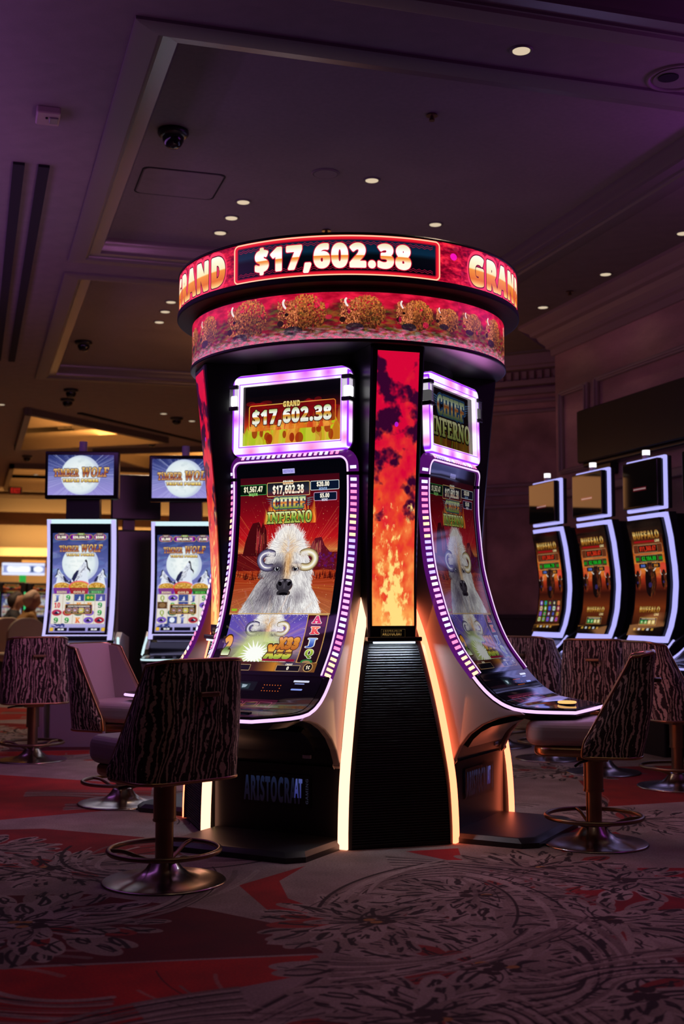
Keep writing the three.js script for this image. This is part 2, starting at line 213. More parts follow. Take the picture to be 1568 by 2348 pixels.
  c.fillStyle = lg(c, X(.05), 0, X(.93), 0, [[0, '#5a2410'], [.4, '#3a1a10'], [.6, '#c07a20'], [.72, '#30305c'], [1, '#7a4a18']]); c.fillRect(X(.035), Y(.932), X(.9), Y(.05));
  for (const [x, ww, t, v] of [[.09, .28, 'WIN', ''], [.6, .2, 'CREDIT', '0']]) { panel(c, X(x), Y(.947), X(ww), Y(.03), 4, '#0c0c12', '#c8a878', 4); word(c, t, X(x + ww / 2), Y(.943), X(.06), Y(.01), { fill: '#fff0d0', fat: 5 }); if (v) word(c, v, X(x + ww / 2), Y(.962), X(.012 * v.length + .01), Y(.018), { fill: '#fff4e0', fat: 5 }); }
  blob(c, X(.868), Y(.955), X(.04), X(.04), '#caa060'); blob(c, X(.868), Y(.955), X(.034), X(.034), '#141010'); word(c, '1¢', X(.868), Y(.955), X(.038), Y(.02), { fill: '#fff0d0', fat: 5 });
  panel(c, X(.05), Y(.672), X(.05), Y(.011), 2, '#8fb81c');
  c.restore();
  panel(c, X(.43), Y(.032), X(.11), Y(.022), 2, '#bcb4f0'); word(c, 'ARISTOCRAT', X(.485), Y(.043), X(.1), Y(.014), { fill: '#7a72c8', fat: 4 });
});
const texFireTop = canvas(1024, 628, (c, w, h) => {
  c.fillStyle = '#050308'; c.fillRect(0, 0, w, h); c.fillStyle = lg(c, 0, h * .25, 0, h, [[0, '#0a0408'], [.3, '#5c0a10'], [.55, '#b83014'], [.8, '#b8c020'], [1, '#a8c81c']]); c.fillRect(26, h * .2, w - 52, h * .77);
  for (let i = 0; i < 26; i++) blob(c, rr(60, w - 60), h * rr(.3, .5), rr(20, 70), rr(8, 24), rgb(190, 16, 20, .35));
  flames(c, 26, h * .97, w - 52, h * .55, 150, ['#c8501a', '#e88a2a', '#a8c020', '#c8c838', '#9c2c10', '#e8b84a', '#b8d018']);
  for (let i = 0; i < 14; i++) blob(c, rr(120, w - 120), h * rr(.76, .9), rr(16, 44), rr(30, 60), rgb(150, 40, 10, .8));
  c.fillStyle = 'rgba(130,10,14,.72)'; rrPath(c, 78, h * .34, w - 156, h * .33, 22); c.fill();
  c.strokeStyle = lg(c, 0, 0, w, 0, [[0, '#f0a830'], [.5, '#e8c060'], [1, '#d86a20']]); c.lineWidth = 8; rrPath(c, 78, h * .34, w - 156, h * .38, 22); c.stroke();
  flames(c, 120, h * .75, w - 240, h * .22, 40, ['#d86a1c', '#f0a040', '#c8381a']);
  word(c, 'GRAND', w * .5, h * .35, 180, 58, { edge: '#2a0a06', lw: 7, fill: [[0, '#f0e6a0'], [.5, '#d8b050'], [1, '#f0dc90']] });
  word(c, '$17,602.38', w * .5, h * .53, 820, 150, { edge: '#2c0a08', lw: 4, fat: 8, fill: [[0, '#b0c070'], [.2, '#e8eee0'], [.42, '#ffffff'], [.5, '#d88020'], [.64, '#c8a850'], [.8, '#f0f0e8'], [1, '#d8dcc8']] });
});
const texLogoTop = canvas(1024, 628, (c, w, h) => {
  c.fillStyle = '#120a0a'; c.fillRect(0, 0, w, h); flames(c, 20, h * .98, w - 40, h * .5, 130, ['#7a5a14', '#a8901c', '#5c2008', '#8c4a10', '#6a7a14']);
  for (const s of [-1, 1]) for (let i = 0; i < 5; i++) poly(c, [[w / 2 + s * 300, 110 + i * 26], [w / 2 + s * (470 - i * 26), 88 + i * 28], [w / 2 + s * 310, 132 + i * 26]], '#4a6a94');
  word(c, 'CHIEF', w / 2, 190, 660, 210, { fill: [[0, '#8a9c6c'], [.3, '#dce6d0'], [.5, '#a85a2a'], [.64, '#c8a060'], [1, '#486a50']], edge: '#2a4a70', lw: 9, fat: 8, font: 'bold 100px serif' });
  word(c, 'INFERNO', w / 2, 410, 900, 190, { fill: [[0, '#e0dcae'], [.5, '#b0b868'], [1, '#889048']], edge: '#1c120a', lw: 7, fat: 6, font: 'bold 100px serif' });
});
const texFrameGlow = canvas(360, 220, (c, w, h) => { c.fillStyle = '#fff2ff'; c.fillRect(0, 0, w, h); for (const [x, y, r, p] of [[150, 8, 46, 0], [230, 4, 40, 1], [300, 10, 26, 1], [60, 212, 30, 0], [150, 214, 34, 1], [250, 212, 44, 0], [6, 120, 24, 1], [354, 110, 26, 1], [352, 190, 20, 0]]) { c.fillStyle = rg(c, x, y, 1, r, [[0, p ? 'rgba(215,60,255,.75)' : 'rgba(255,90,190,.65)'], [1, 'rgba(225,60,255,0)']]); c.fillRect(0, 0, w, h); } c.strokeStyle = 'rgba(150,30,255,.9)'; c.lineWidth = 5; c.strokeRect(0, 0, w, h); c.lineWidth = 2; c.strokeRect(20, 22, w - 40, h - 44); });
// jackpot ring, one third of the way round
const texRing = canvas(2048, 224, (c, w, h) => {
  c.fillStyle = '#c4082c'; c.fillRect(0, 0, w, h);
  perPixel(c, w, h, (x, y) => { const f = fbm(x / 160, y / 60) + .5 * fbm(x / 40 + 9, y / 20), a = clamp(.5 + f * .9, 0, 1); return [lerp(110, 245, a), lerp(2, 40, a * a), lerp(24, 62, a)]; });
  for (let i = 0; i < 60; i++) blob(c, rr(0, w), rr(0, h), rr(4, 26), rr(4, 16), rgb(255, rr(20, 120), rr(60, 140), .25));
  const D = (deg) => (deg + 83) / 120 * w;                       // degrees round the drum -> texture column
  word(c, 'GRAND', (D(-81) + D(-39)) / 2, h * .52, D(-39) - D(-81) - 24, h * .84, { fill: FIRE, edge: '#ff3a5c', lw: 9, fat: 14 });
  word(c, 'GRAND', (D(-81) + D(-39)) / 2, h * .52, D(-39) - D(-81) - 24, h * .8, { fill: FIRE, edge: '#5a0210', lw: 3, fat: 12 });
  const x0 = D(-37), x1 = D(28.6);
  panel(c, x0 - 2, 6, x1 - x0 + 4, h - 12, 26, '#e01a2c', '#ff8a6a', 10); panel(c, x0 - 2, 6, x1 - x0 + 4, h - 12, 26, null, '#ffe6c0', 4);
  panel(c, x0 + 20, 26, x1 - x0 - 40, h - 52, 8, lg(c, 0, 26, 0, h - 26, [[0, '#031a30'], [.35, '#06263c'], [.5, '#02060c'], [1, '#010208']]), '#8a0a22', 6);
  for (const [yy, s] of [[36, 1], [h - 36, -1]]) for (const o of [0, 10]) { c.strokeStyle = '#9a1030'; c.lineWidth = 3; c.beginPath(); for (let x = x0 + 26, k = 0; x < x1 - 26; x += 16, k++) { const y = yy + s * (o + (k % 2 ? 9 : 0)); k ? c.lineTo(x, y) : c.moveTo(x, y); } c.stroke(); }
  word(c, '$17,602.38', lerp(x0, x1, .49), h * .5, (x1 - x0) * .76, h * .62, { fill: [[0, '#e8dcae'], [.3, '#ffffff'], [.48, '#fff8e8'], [.52, '#f08028'], [.62, '#f0b070'], [.72, '#fff2d8'], [1, '#fff8e6']], edge: '#c01030', lw: 3, fat: 10 });
  blob(c, D(34), h * .32, 22, 20, 'rgba(255,20,200,.85)');
  perPixel(c, w, h, (x, y, r, g, b) => { const k = .93 + .07 * ((x % 4 < 2) === (y % 4 < 2)); return [r * k, g * k, b * k]; });
});
const texHerd = canvas(2048, 288, (c, w, h) => {
  perPixel(c, w, h, (x, y) => { const t = y / h, a = clamp(.5 + fbm(x / 140, y / 60) * 1.1, 0, 1), o = clamp(.5 + fbm(x / 90 + 40, y / 34) * 1.5, 0, 1), sky = clamp((.42 - t + fbm(x / 200 + 7, 0) * .25) * 6, 0, 1); const q = [lerp(70, 150, a), lerp(16, 74, o), lerp(26, 34, a)]; return [lerp(q[0], lerp(170, 238, a), sky), lerp(q[1], lerp(8, 28, a), sky), lerp(q[2], lerp(40, 66, a), sky)]; });
  const heads = [[.05, 1.15], [.17, 1.5], [.345, 2.0], [.52, 1.9], [.69, 1.7], [.84, 1.5], [.95, 1.1]];
  for (const [fx, s] of heads) {
    const x = fx * w, y = h * .34;
    for (let i = 0; i < 900; i++) { const a = rr(0, 6.283), q = Math.sqrt(rnd()), px = x + Math.cos(a) * 62 * s * q + 30 * s, py = y + Math.sin(a) * 62 * s * q + 22; const L = clamp(rr(0, .85) + (y + 30 - py) / 260, 0, 1); c.fillStyle = rgb(60 + 165 * L, 26 + 104 * L, 16 + 44 * L); c.fillRect(px, py, rr(3, 11), rr(4, 15)); }
    for (let i = 0; i < 260; i++) { const px = x - 22 * s + rr(-34, 30) * s, py = y + rr(-34, 54) * s, L = rnd(); c.fillStyle = rgb(120 + 125 * L, 56 + 88 * L, 34 + 56 * L); c.fillRect(px, py, rr(3, 9), rr(4, 13)); }
    c.strokeStyle = '#f4e4e0'; c.lineWidth = 7 * s; c.lineCap = 'round'; c.beginPath(); c.moveTo(x - 30 * s, y - 8 * s); c.quadraticCurveTo(x - 42 * s, y - 24 * s, x - 34 * s, y - 34 * s); c.stroke();
    blob(c, x - 26 * s, y + 14 * s, 6 * s, 5 * s, '#180a08'); blob(c, x - 46 * s, y + 42 * s, 10 * s, 10 * s, '#2a1210'); blob(c, x - 6 * s, y + 70 * s, 30 * s, 16 * s, 'rgba(18,18,40,.7)');
  }
  perPixel(c, w, h, (x, y, r, g, b) => { const t = y / h, k = clamp((t - .74 + fbm(x / 70, y / 30, 4) * .2) * 5, 0, 1) * .9, p = clamp(.5 + fbm(x / 50 + 90, y / 24, 4) * 1.5 + (t - .9) * 2, 0, 1), cell = nB(x / 9, y / 7) * 22; return [lerp(r, lerp(140, 245, p) + cell, k), lerp(g, lerp(130, 110, p) + cell, k), lerp(b, lerp(138, 150, p) + cell, k)]; });
  for (let i = 0; i < 12; i++) blob(c, rr(0, w), rr(h * .1, h * .8), rr(8, 22), rr(8, 20), rgb(255, 10, 90, .5));
});
const texColumn = canvas(256, 1600, (c, w, h) => {
  perPixel(c, w, h, (x, y) => {
    const t = y / h, bx = x, by = y, f = fbm(bx / 150 + 3, by / 230, 4), g2 = fbm(bx / 230 + 20, by / 240 + 9, 4), g3 = fbm(bx / 60 + 50, by / 110 + 3, 4);
    const heat = clamp(t * 1.05 - .2 + f * .5 + (Math.floor(x / 32) + Math.floor(y / 36)) % 2 * .015, 0, 1), d = clamp((g2 * 2.4 + .3 - Math.abs(t - .25) * 2.4) * 1.5, 0, 1) * (t < .62 ? 1 : 0), cream = clamp((t - .62) * 3 * (1 - Math.abs(x / w - .36 - (t - .62) * .5) * 2.6) + g3 * .8 - .22, 0, 1) * (t > .55 ? 1 : 0);
    let r = lerp(214, 255, heat), g = heat < .42 ? lerp(6, 62, heat / .42) : lerp(62, 170, (heat - .42) / .58), b = heat < .5 ? lerp(54, 42, heat / .5) : lerp(42, 84, (heat - .5) * 2);
    r = lerp(r, 52, d); g = lerp(g, 4, d); b = lerp(b, 42, d); const k = clamp(cream * 3, 0, 1); return [lerp(r, 255, k), lerp(g, 222, k), lerp(b, 130, k)];
  });
  blob(c, w * .5, h * .265, 12, 15, 'rgba(190,30,220,.9)');
});
const texDeck = canvas(768, 512, (c, w, h) => {                    // row 0 at the screen, last row at the tip
  c.fillStyle = '#020206'; c.fillRect(0, 0, w, h);
  panel(c, 250, 40, 130, 66, 4, '#10141c'); panel(c, 268, 54, 74, 40, 3, '#26343a'); c.fillStyle = '#7c94a0'; poly(c, [[290, 60], [326, 64], [318, 82], [296, 86]], '#9fb2c0');
  for (let i = 0; i < 7; i++) for (const [x, y] of [[430 + i * 17, 62], [430 + i * 17, 104]]) blob(c, x, y, 3.2, 3, '#ff7a30'); for (const x of [430, 532]) blob(c, x, 83, 3.2, 3, '#ff7a30');
  panel(c, 600, 22, 96, 14, 4, '#dfe6ff'); panel(c, 612, 44, 60, 6, 2, '#a8b8ff'); panel(c, 604, 82, 70, 12, 5, '#8aa0f0');
  panel(c, 90, 170, 480, 110, 6, '#3c1024'); for (let i = 0; i < 5; i++) panel(c, 110 + i * 90, 190, 74, 44, 4, '#22060f', '#a04060', 3);
  panel(c, 90, 290, 480, 120, 6, '#0a0a10'); c.strokeStyle = '#38406a'; c.lineWidth = 3; c.strokeRect(100, 300, 460, 100);
});
function timberSky(c, w, h) { c.fillStyle = lg(c, 0, 0, 0, h, [[0, '#26306a'], [.4, '#5e66a8'], [.7, '#8a86c8'], [1, '#9a90d8']]); c.fillRect(0, 0, w, h); }
function moon(c, x, y, r) { c.fillStyle = rg(c, x - r * .1, y, r * .3, r, [[0, '#f2f8f6'], [.8, '#dce8ec'], [1, '#c2cce2']]); c.beginPath(); c.arc(x, y, r, 0, 7); c.fill(); for (let i = 0; i < 30; i++) { const a = rr(0, 6.28), q = r * Math.sqrt(rnd()) * .8; blob(c, x + Math.cos(a) * q, y + Math.sin(a) * q, r * rr(.03, .16), r * rr(.03, .12), 'rgba(190,205,210,.25)'); } }
function timberLogo(c, cx, cy, w) {
  const f = [[0, '#f0d28a'], [.5, '#b8782c'], [.55, '#8a3c2c'], [1, '#e0a860']];
  word(c, 'TiMBER', cx - w * .24, cy, w * .42, w * .13, { fill: f, edge: '#3a1c4c', lw: 7, fat: 5, font: 'bold 100px serif' });
  word(c, 'WOLF', cx + w * .24, cy - w * .012, w * .46, w * .16, { fill: f, edge: '#3a1c4c', lw: 6, fat: 5, font: 'bold 100px serif', skew: -.18 });
  word(c, 'TRIPLE POWER', cx, cy + w * .13, w * .6, w * .055, { fill: [[0, '#f6eec0'], [1, '#c8a020']], edge: '#5a2a60', lw: 12, fat: 14 });
}
const texTimberTop = canvas(768, 472, (c, w, h) => {
  timberSky(c, w, h); for (let i = 0; i < 150; i++) { const a = rr(0, 6.283); c.strokeStyle = rgb(220, 228, 255, rr(.05, .35)); c.lineWidth = rr(1, 7); c.beginPath(); c.moveTo(w * .5, h * .5); c.lineTo(w * .5 + Math.cos(a) * w, h * .5 + Math.sin(a) * w); c.stroke(); }
  for (let i = 0; i < 80; i++) blob(c, rr(0, w), rr(0, h * .4), rr(.6, 2.4), rr(.6, 2.4), '#ffffff');
  moon(c, w * .5, h * .5, h * .49); timberLogo(c, w * .5, h * .44, w * .92);
});
function wolf(c, x, y, s, flip) {
  c.save(); c.translate(x, y); c.scale(s * (flip ? -1 : 1), s);
  poly(c, [[-.62, .75], [-.55, .3], [-.42, .02], [-.2, -.3], [.1, -.62], [.3, -.95], [.4, -1], [.46, -.8], [.5, -.45], [.66, -.3], [.62, -.12], [.44, -.2], [.5, .1], [.62, .75]], '#dfe6f2');
  for (let i = 0; i < 240; i++) { const t = rnd(), px = lerp(-.5, .35, t) + rr(-.1, .14), py = lerp(.6, -.8, t) + rr(-.05, .3); c.strokeStyle = rnd() < .5 ? 'rgba(40,40,80,.6)' : 'rgba(255,255,255,.7)'; c.lineWidth = .018; c.beginPath(); c.moveTo(px, py); c.lineTo(px - rr(.02, .1), py + rr(.04, .12)); c.stroke(); }
  poly(c, [[.28, -.92], [.38, -1.02], [.46, -.92], [.52, -.5], [.68, -.32], [.64, -.1], [.6, -.26], [.44, -.42], [.4, -.8]], '#1a1c30'); poly(c, [[-.56, .3], [-.44, 0], [-.24, -.26], [-.08, -.3], [-.2, .1], [-.4, .5]], '#24264a');
  poly(c, [[-.62, .42], [-.88, .36], [-.8, .56], [-.5, .56]], '#2a2c50'); poly(c, [[-.68, .42], [-.8, .4], [-.74, .5]], '#c8cce0');
  c.restore();
}
function timberGame(second) {
  return canvas(768, 1400, (c, w, h) => {
    c.fillStyle = '#03040a'; c.fillRect(0, 0, w, h); const T = h * .085;
    c.save(); c.beginPath(); c.rect(34, T, w - 68, h * .895); c.clip();
    timberSky(c, w, h); for (let i = 0; i < 40; i++) blob(c, rr(0, w), rr(T, h * .5), rr(40, 140), rr(12, 40), rgb(rr(120, 200), rr(150, 220), 230, .16), rr(-.6, .2));
    moon(c, w * .5, h * .36, w * .3);
    for (const [x, ww, t, v] of [[.08, .22, second ? '$5,000' : '$2,500', 'MAJOR'], [.32, .38, '$30,034.71', 'GRAND'], [.72, .2, second ? '$1,000' : '$500', 'MINOR']]) { panel(c, w * x, T + 18, w * ww, 66, 32, lg(c, w * x, 0, w * (x + ww), 0, [[0, '#2a0c3a'], [.15, '#a020c0'], [.3, '#32104a'], [.7, '#32104a'], [.85, '#a020c0'], [1, '#2a0c3a']]), '#c8984a', 7); word(c, t, w * (x + ww / 2), T + 52, w * ww * .72, 34, { fill: '#fff6e0', edge: '#201018', lw: 4, fat: 8 }); panel(c, w * (x + ww / 2) - 44, T + 2, 88, 22, 10, v === 'GRAND' ? '#3c9a30' : '#4a3a6a', '#c8984a', 3); word(c, v, w * (x + ww / 2), T + 13, 60, 12, { fill: '#e8e0c8', fat: 3 }); }
    timberLogo(c, w * .5, h * .225, w * .78);
    wolf(c, w * .2, h * .5, 130, true); wolf(c, w * .82, h * .5, 130, false); wolf(c, w * .5, h * .46, 190, false);
    const cols = [['#7a2a9a', 'RISING'], ['#a01c2a', 'GOLD'], ['#1c6a2a', 'BUCKS']];
    cols.forEach(([col, t], i) => { const x = w * (.21 + i * .285), y = h * .57, s = i === 1 ? 1.15 : 1; blob(c, x, y, 118 * s, 66 * s, i === 1 ? 'rgba(255,60,60,.7)' : 'rgba(240,240,255,.6)'); blob(c, x, y, 104 * s, 54 * s, '#d09a3c'); for (let k = 0; k < 60; k++) { const a = rr(0, 6.28), q = Math.sqrt(rnd()); blob(c, x + Math.cos(a) * 90 * q * s, y + Math.sin(a) * 44 * q * s, 8, 6, k % 2 ? '#ecc86a' : '#a8702a'); } poly(c, [[x - 110 * s, y + 14], [x + 110 * s, y + 14], [x + 92 * s, y + 90], [x - 92 * s, y + 90]], col); c.fillStyle = 'rgba(140,90,74,.8)'; for (let k = 0; k < 10; k++) c.fillRect(x - 85 * s + k * 17 * s, y + 27, 11 * s, 18); word(c, t, x, y + 68, 130 * s, 28, { fill: i === 2 ? '#6ad05a' : '#f0d8b0', edge: '#200c18', lw: 4, fat: 6, font: 'bold 100px serif' }); });
    const y0 = h * .635, y1 = h * .905, cw = (w - 92) / 5, rh = (y1 - y0) / 4;
    c.fillStyle = '#e2dcd0'; c.fillRect(46, y0, w - 92, y1 - y0);
    const sym = second ? [['Q', 'W', 'O', 'J', '9'], ['B', '9', 'O', '9', 'W'], ['Q', 'E', 'J', '9', '9'], ['W', 'M', 'J', 'R', '9']] : [['J', '9', 'O', 'G', 'O'], ['10', 'J', 'K', 'K', '9'], ['R', 'R', 'E', 'W', '9'], ['9', '9', 'K', 'W', 'R']];
    sym.forEach((row, j) => row.forEach((s, i) => { const x = 46 + cw * (i + .5), y = y0 + rh * (j + .5); if ('OGBM'.includes(s)) { c.fillStyle = s === 'G' ? '#2c8a3c' : s === 'B' ? '#5a3a20' : '#3a4a8c'; c.fillRect(x - cw * .46, y - rh * .46, cw * .92, rh * .92); s === 'G' ? (blob(c, x - 22, y, 16, 16, '#e8d83c'), blob(c, x + 22, y, 16, 16, '#e8d83c'), blob(c, x - 22, y, 6, 6, '#14200c'), blob(c, x + 22, y, 6, 6, '#14200c')) : s === 'M' ? blob(c, x, y, 34, 34, '#e6ecf6') : s === 'O' ? wolf(c, x, y + 8, 34, false) : blob(c, x, y, 42, 30, '#8a6a44'); } else if ('RWE'.includes(s)) { blob(c, x, y, cw * .46, rh * .42, s === 'R' ? '#b02a3a' : s === 'W' ? '#7a58c0' : '#3c6a54'); poly(c, [[x - 40, y + 14], [x, y - 24], [x + 44, y + 4], [x + 4, y + 22]], '#1c1a34'); poly(c, [[x - 6, y - 20], [x + 36, y + 2], [x + 20, y + 8]], '#e8ecf4'); } else word(c, s, x, y, s === '10' ? cw * .62 : cw * .5, rh * .72, { fill: s === '9' ? [[0, '#2cb84c'], [1, '#0c6a24']] : s === '10' ? '#d02034' : s === 'K' ? [[0, '#f0a030'], [1, '#d84a20']] : s === 'Q' ? '#9aaa4c' : [[0, '#8c96d8'], [1, '#46508c']], fat: 6, font: 'bold 100px serif' }); }));
    c.strokeStyle = '#a88a58'; c.lineWidth = 4; for (let i = 0; i <= 5; i++) { c.beginPath(); c.moveTo(46 + cw * i, y0); c.lineTo(46 + cw * i, y1); c.stroke(); } c.strokeRect(46, y0, w - 92, y1 - y0);
    panel(c, w * .28, h * .73, w * .44, h * .085, 14, '#2a1c18', '#c88a3c', 8); word(c, 'CHOOSE YOUR DENOMINATION', w * .5, h * .746, w * .36, 16, { fill: '#f0e8d8', fat: 5 }); for (let i = 0; i < 4; i++) { panel(c, w * (.305 + i * .1), h * .762, w * .08, h * .042, 12, i === 2 ? '#c8b83c' : '#7a4a2c', '#e8d8a0', 3); word(c, ['1¢', '2¢', '5¢', '10¢'][i], w * (.345 + i * .1), h * .783, w * .05, 24, { fill: '#d8d0f0', fat: 4 }); }
    c.fillStyle = lg(c, 0, y1, 0, h * .98, [[0, '#b0acd8'], [1, '#8c86c4']]); c.fillRect(34, y1, w - 68, h * .075); for (let i = 0; i < 12; i++) blob(c, rr(50, 220), y1 + rr(4, 40), rr(10, 34), rr(6, 14), '#2c3a7a', rr(-.5, .5));
    for (const [x, ww, t] of [[.14, .2, '$0.00'], [.37, .27, ''], [.68, .2, '$0.00']]) { panel(c, w * x, h * .938, w * ww, h * .03, 3, '#0a0c18'); if (t) word(c, t, w * (x + ww / 2), h * .953, w * .1, 24, { fill: '#ffffff', fat: 5 }); } for (const x of [.06, .9]) panel(c, w * x, h * .937, w * .06, h * .032, 8, '#e0b43c', '#8a6a20', 3);
    c.restore();
  });
}
const texTimber = [timberGame(false), timberGame(true)];
function buffaloGame(kind) {
  return canvas(512, 900, (c, w, h) => {
    c.fillStyle = '#020204'; c.fillRect(0, 0, w, h); const G = [[0, '#8a5a20'], [.4, '#f0d080'], [.6, '#c88a30'], [1, '#6a3c10']];
    c.save(); c.beginPath(); c.rect(22, h * .07, w - 44, h * .91); c.clip();
    c.fillStyle = lg(c, 0, 0, 0, h, [[0, '#060203'], [.12, '#1a0806'], [.3, '#c85a1c'], [.42, '#f08a28'], [.5, '#b8381c'], [.62, '#3c140c'], [.75, '#7a3214'], [1, '#1c0a06']]); c.fillRect(0, 0, w, h);
    for (let i = 0; i < 50; i++) blob(c, rr(0, w), rr(h * .25, h * .5), rr(30, 90), rr(6, 20), rgb(255, rr(120, 220), rr(40, 120), .18));
    blob(c, w * .88, h * .42, 60, 40, 'rgba(220,20,60,.5)'); blob(c, w * .1, h * .42, 60, 40, 'rgba(200,40,40,.5)');
    // dark bison with lit side
    for (const [x, s] of [[.12, .5], [.88, .5], [.5, 1]]) { const X = w * x, Y = h * .52; blob(c, X, Y, 84 * s, 130 * s, '#150a0a'); blob(c, X, Y - 90 * s, 48 * s, 60 * s, '#2a1210'); for (let i = 0; i < 140 * s; i++) { c.strokeStyle = rgb(rr(120, 220), rr(50, 110), rr(20, 50), .5); c.lineWidth = rr(1, 4); const px = X + rr(4, 66) * s, py = Y + rr(-110, 110) * s; c.beginPath(); c.moveTo(px, py); c.lineTo(px + rr(-6, 10), py + rr(10, 36)); c.stroke(); } for (const q of [-1, 1]) { c.strokeStyle = '#d8d0c4'; c.lineWidth = 12 * s; c.lineCap = 'round'; c.beginPath(); c.moveTo(X + q * 48 * s, Y - 70 * s); c.quadraticCurveTo(X + q * 110 * s, Y - 90 * s, X + q * 88 * s, Y - 150 * s); c.stroke(); } blob(c, X - 12 * s, Y + 40 * s, 26 * s, 20 * s, '#34285a'); }
    word(c, 'BUFFALO', w * .5, h * .135, w * .8, h * .075, { fill: G, edge: '#2a1204', lw: 3, fat: 8 }); c.fillStyle = '#a80c18'; c.fillRect(w * .12, h * .183, w * .6, h * .016); word(c, 'LINK', w * .8, h * .19, w * .14, h * .022, { fill: '#f0dca0', fat: 6 });
    const row = (y, hh, txt, col, ww) => { panel(c, w * (.5 - ww / 2), h * y, w * ww, h * hh, 6, '#140604', '#b89060', 3); word(c, txt, w * .5, h * (y + hh / 2), w * ww * .86, h * hh * .7, { fill: col, fat: 6 }); };
    panel(c, w * .08, h * .215, w * .84, h * .075, 12, '#6a3018', '#c89a6a', 3); row(.222, .06, '$11,360.67', '#e8381c', .56);
    panel(c, w * .1, h * .305, w * .8, h * .065, 12, '#4a3020', '#b0905a', 3); row(.31, .052, kind === 0 ? '$888.78' : '$2,184.88', '#18c02c', .5); for (const x of [.16, .84]) panel(c, w * x - 26, h * .325, 52, h * .028, 4, '#128a20');
    for (const [x, col, t] of [[.3, '#6a8cf0', '$100'], [.68, '#e08a28', '$50']]) { panel(c, w * x - 60, h * .378, 120, h * .04, 5, '#10101c', '#a0703c', 3); word(c, t, w * x, h * .398, 64, h * .024, { fill: col, fat: 6 }); }
    if (kind === 2) flames(c, w * .46, h * .425, w * .08, h * .06, 14, ['#e0401c', '#f08030', '#ffb060']);
    if (kind === 0) { c.fillStyle = '#2c1a10'; c.fillRect(w * .07, h * .68, w * .86, h * .22); const cols = ['#8c58c8', '#5060d8', '#e07a4c', '#2cb05c', '#d8e0e8', '#e8dca0', '#7a2c5c', '#c84a7a', '#88c034', '#3c3c54']; for (let i = 0; i < 5; i++) for (let j = 0; j < 4; j++) { const x = w * (.155 + i * .172), y = h * (.71 + j * .054); c.fillStyle = cols[(i * 3 + j * 5) % 10]; rrPath(c, x - 26, y - 20, 52, 40, 12); c.fill(); blob(c, x, y, 14, 12, cols[(i * 7 + j * 3 + 4) % 10]); } c.strokeStyle = '#8a6a30'; c.lineWidth = 4; for (let i = 0; i <= 5; i++) { c.beginPath(); c.moveTo(w * (.07 + i * .172), h * .68); c.lineTo(w * (.07 + i * .172), h * .9); c.stroke(); } }
    else { word(c, 'BUFFALO', w * .5, h * .775, w * .62, h * .06, { fill: G, edge: '#2a1204', lw: 3, fat: 8 }); word(c, 'LINK', w * .72, h * .818, w * .14, h * .02, { fill: '#e8d090', fat: 6 }); panel(c, w * .26, h * .845, w * .5, h * .062, 4, '#28143c', '#c8a040', 4); word(c, 'CHOOSE DENOMINATION', w * .51, h * .855, w * .4, h * .01, { fill: '#e8d8a0', fat: 4 }); ['#18a838', '#18a838', '#e0d070', '#e0d070'].forEach((k, i) => { panel(c, w * (.29 + i * .113), h * .866, w * .09, h * .034, 4, k); word(c, ['1¢', '2¢', '5¢', '10¢'][i], w * (.335 + i * .113), h * .883, w * .05, h * .02, { fill: '#fff8e0', fat: 3 }); }); }
    c.fillStyle = '#0a0606'; c.fillRect(22, h * .915, w - 44, h * .07); for (let i = 0; i < 5; i++) panel(c, w * (.14 + i * .13), h * .935, 34, 18, 3, i % 2 ? '#c8ccd0' : '#c8983c');
    c.restore();
  });
}
const texBuffalo = [0, 1, 2].map(buffaloGame);
const texIdleTop = canvas(512, 340, (c, w, h) => { c.fillStyle = '#050404'; c.fillRect(0, 0, w, h); panel(c, w * .3, h * .56, w * .4, 30, 2, '#5c1620'); for (let i = 0; i < 14; i++) panel(c, w * .32 + i * 13.5, h * .56 + 9, 10, 12, 1, '#c8a8a8'); });
// chair cloth: pale ragged upright streaks on dark brown
const texCloth = dataTex(1536, 768, (u, v) => {
  const w = nA(u * 9, v * 1.6) * 1.5 + nB(u * 22, v * 4) * .8 + nC(u * 40, v * 9) * .35, rag = nA(u * 90 + 4, v * 34) * .42 + nB(u * 40, v * 12 + 7) * .3, wide = nC(u * 14 + 8, v * 3) * .35;
  const s = Math.sin(u * 6.283 * 50 + w * 3.0) + rag * 1.3 + wide - .2, k = clamp(s * 4, 0, 1), g = (nC(u * 420, v * 240) + 1) * .5;
  return [lerp(46, 200, k) * (.84 + g * .24), lerp(35, 182, k) * (.84 + g * .24), lerp(31, 164, k) * (.84 + g * .24)];
});
const texLeather = dataTex(256, 256, (u, v) => { const a = fbm(u * 24, v * 24, 3); const k = 128 + a * 60; return [k, k, k]; }, false);
const texPlaster = dataTex(512, 512, (u, v) => { const a = fbm(u * 5, v * 5, 5), b = nB(u * 180, v * 180) * .5; const k = 1 + a * .3 + b * .05; return [190 * k, 158 * k, 146 * k]; });
const texCeiling = dataTex(256, 256, (u, v) => { const k = 1 + nB(u * 90, v * 90) * .03 + fbm(u * 4, v * 4, 3) * .05; return [196 * k, 184 * k, 176 * k]; });
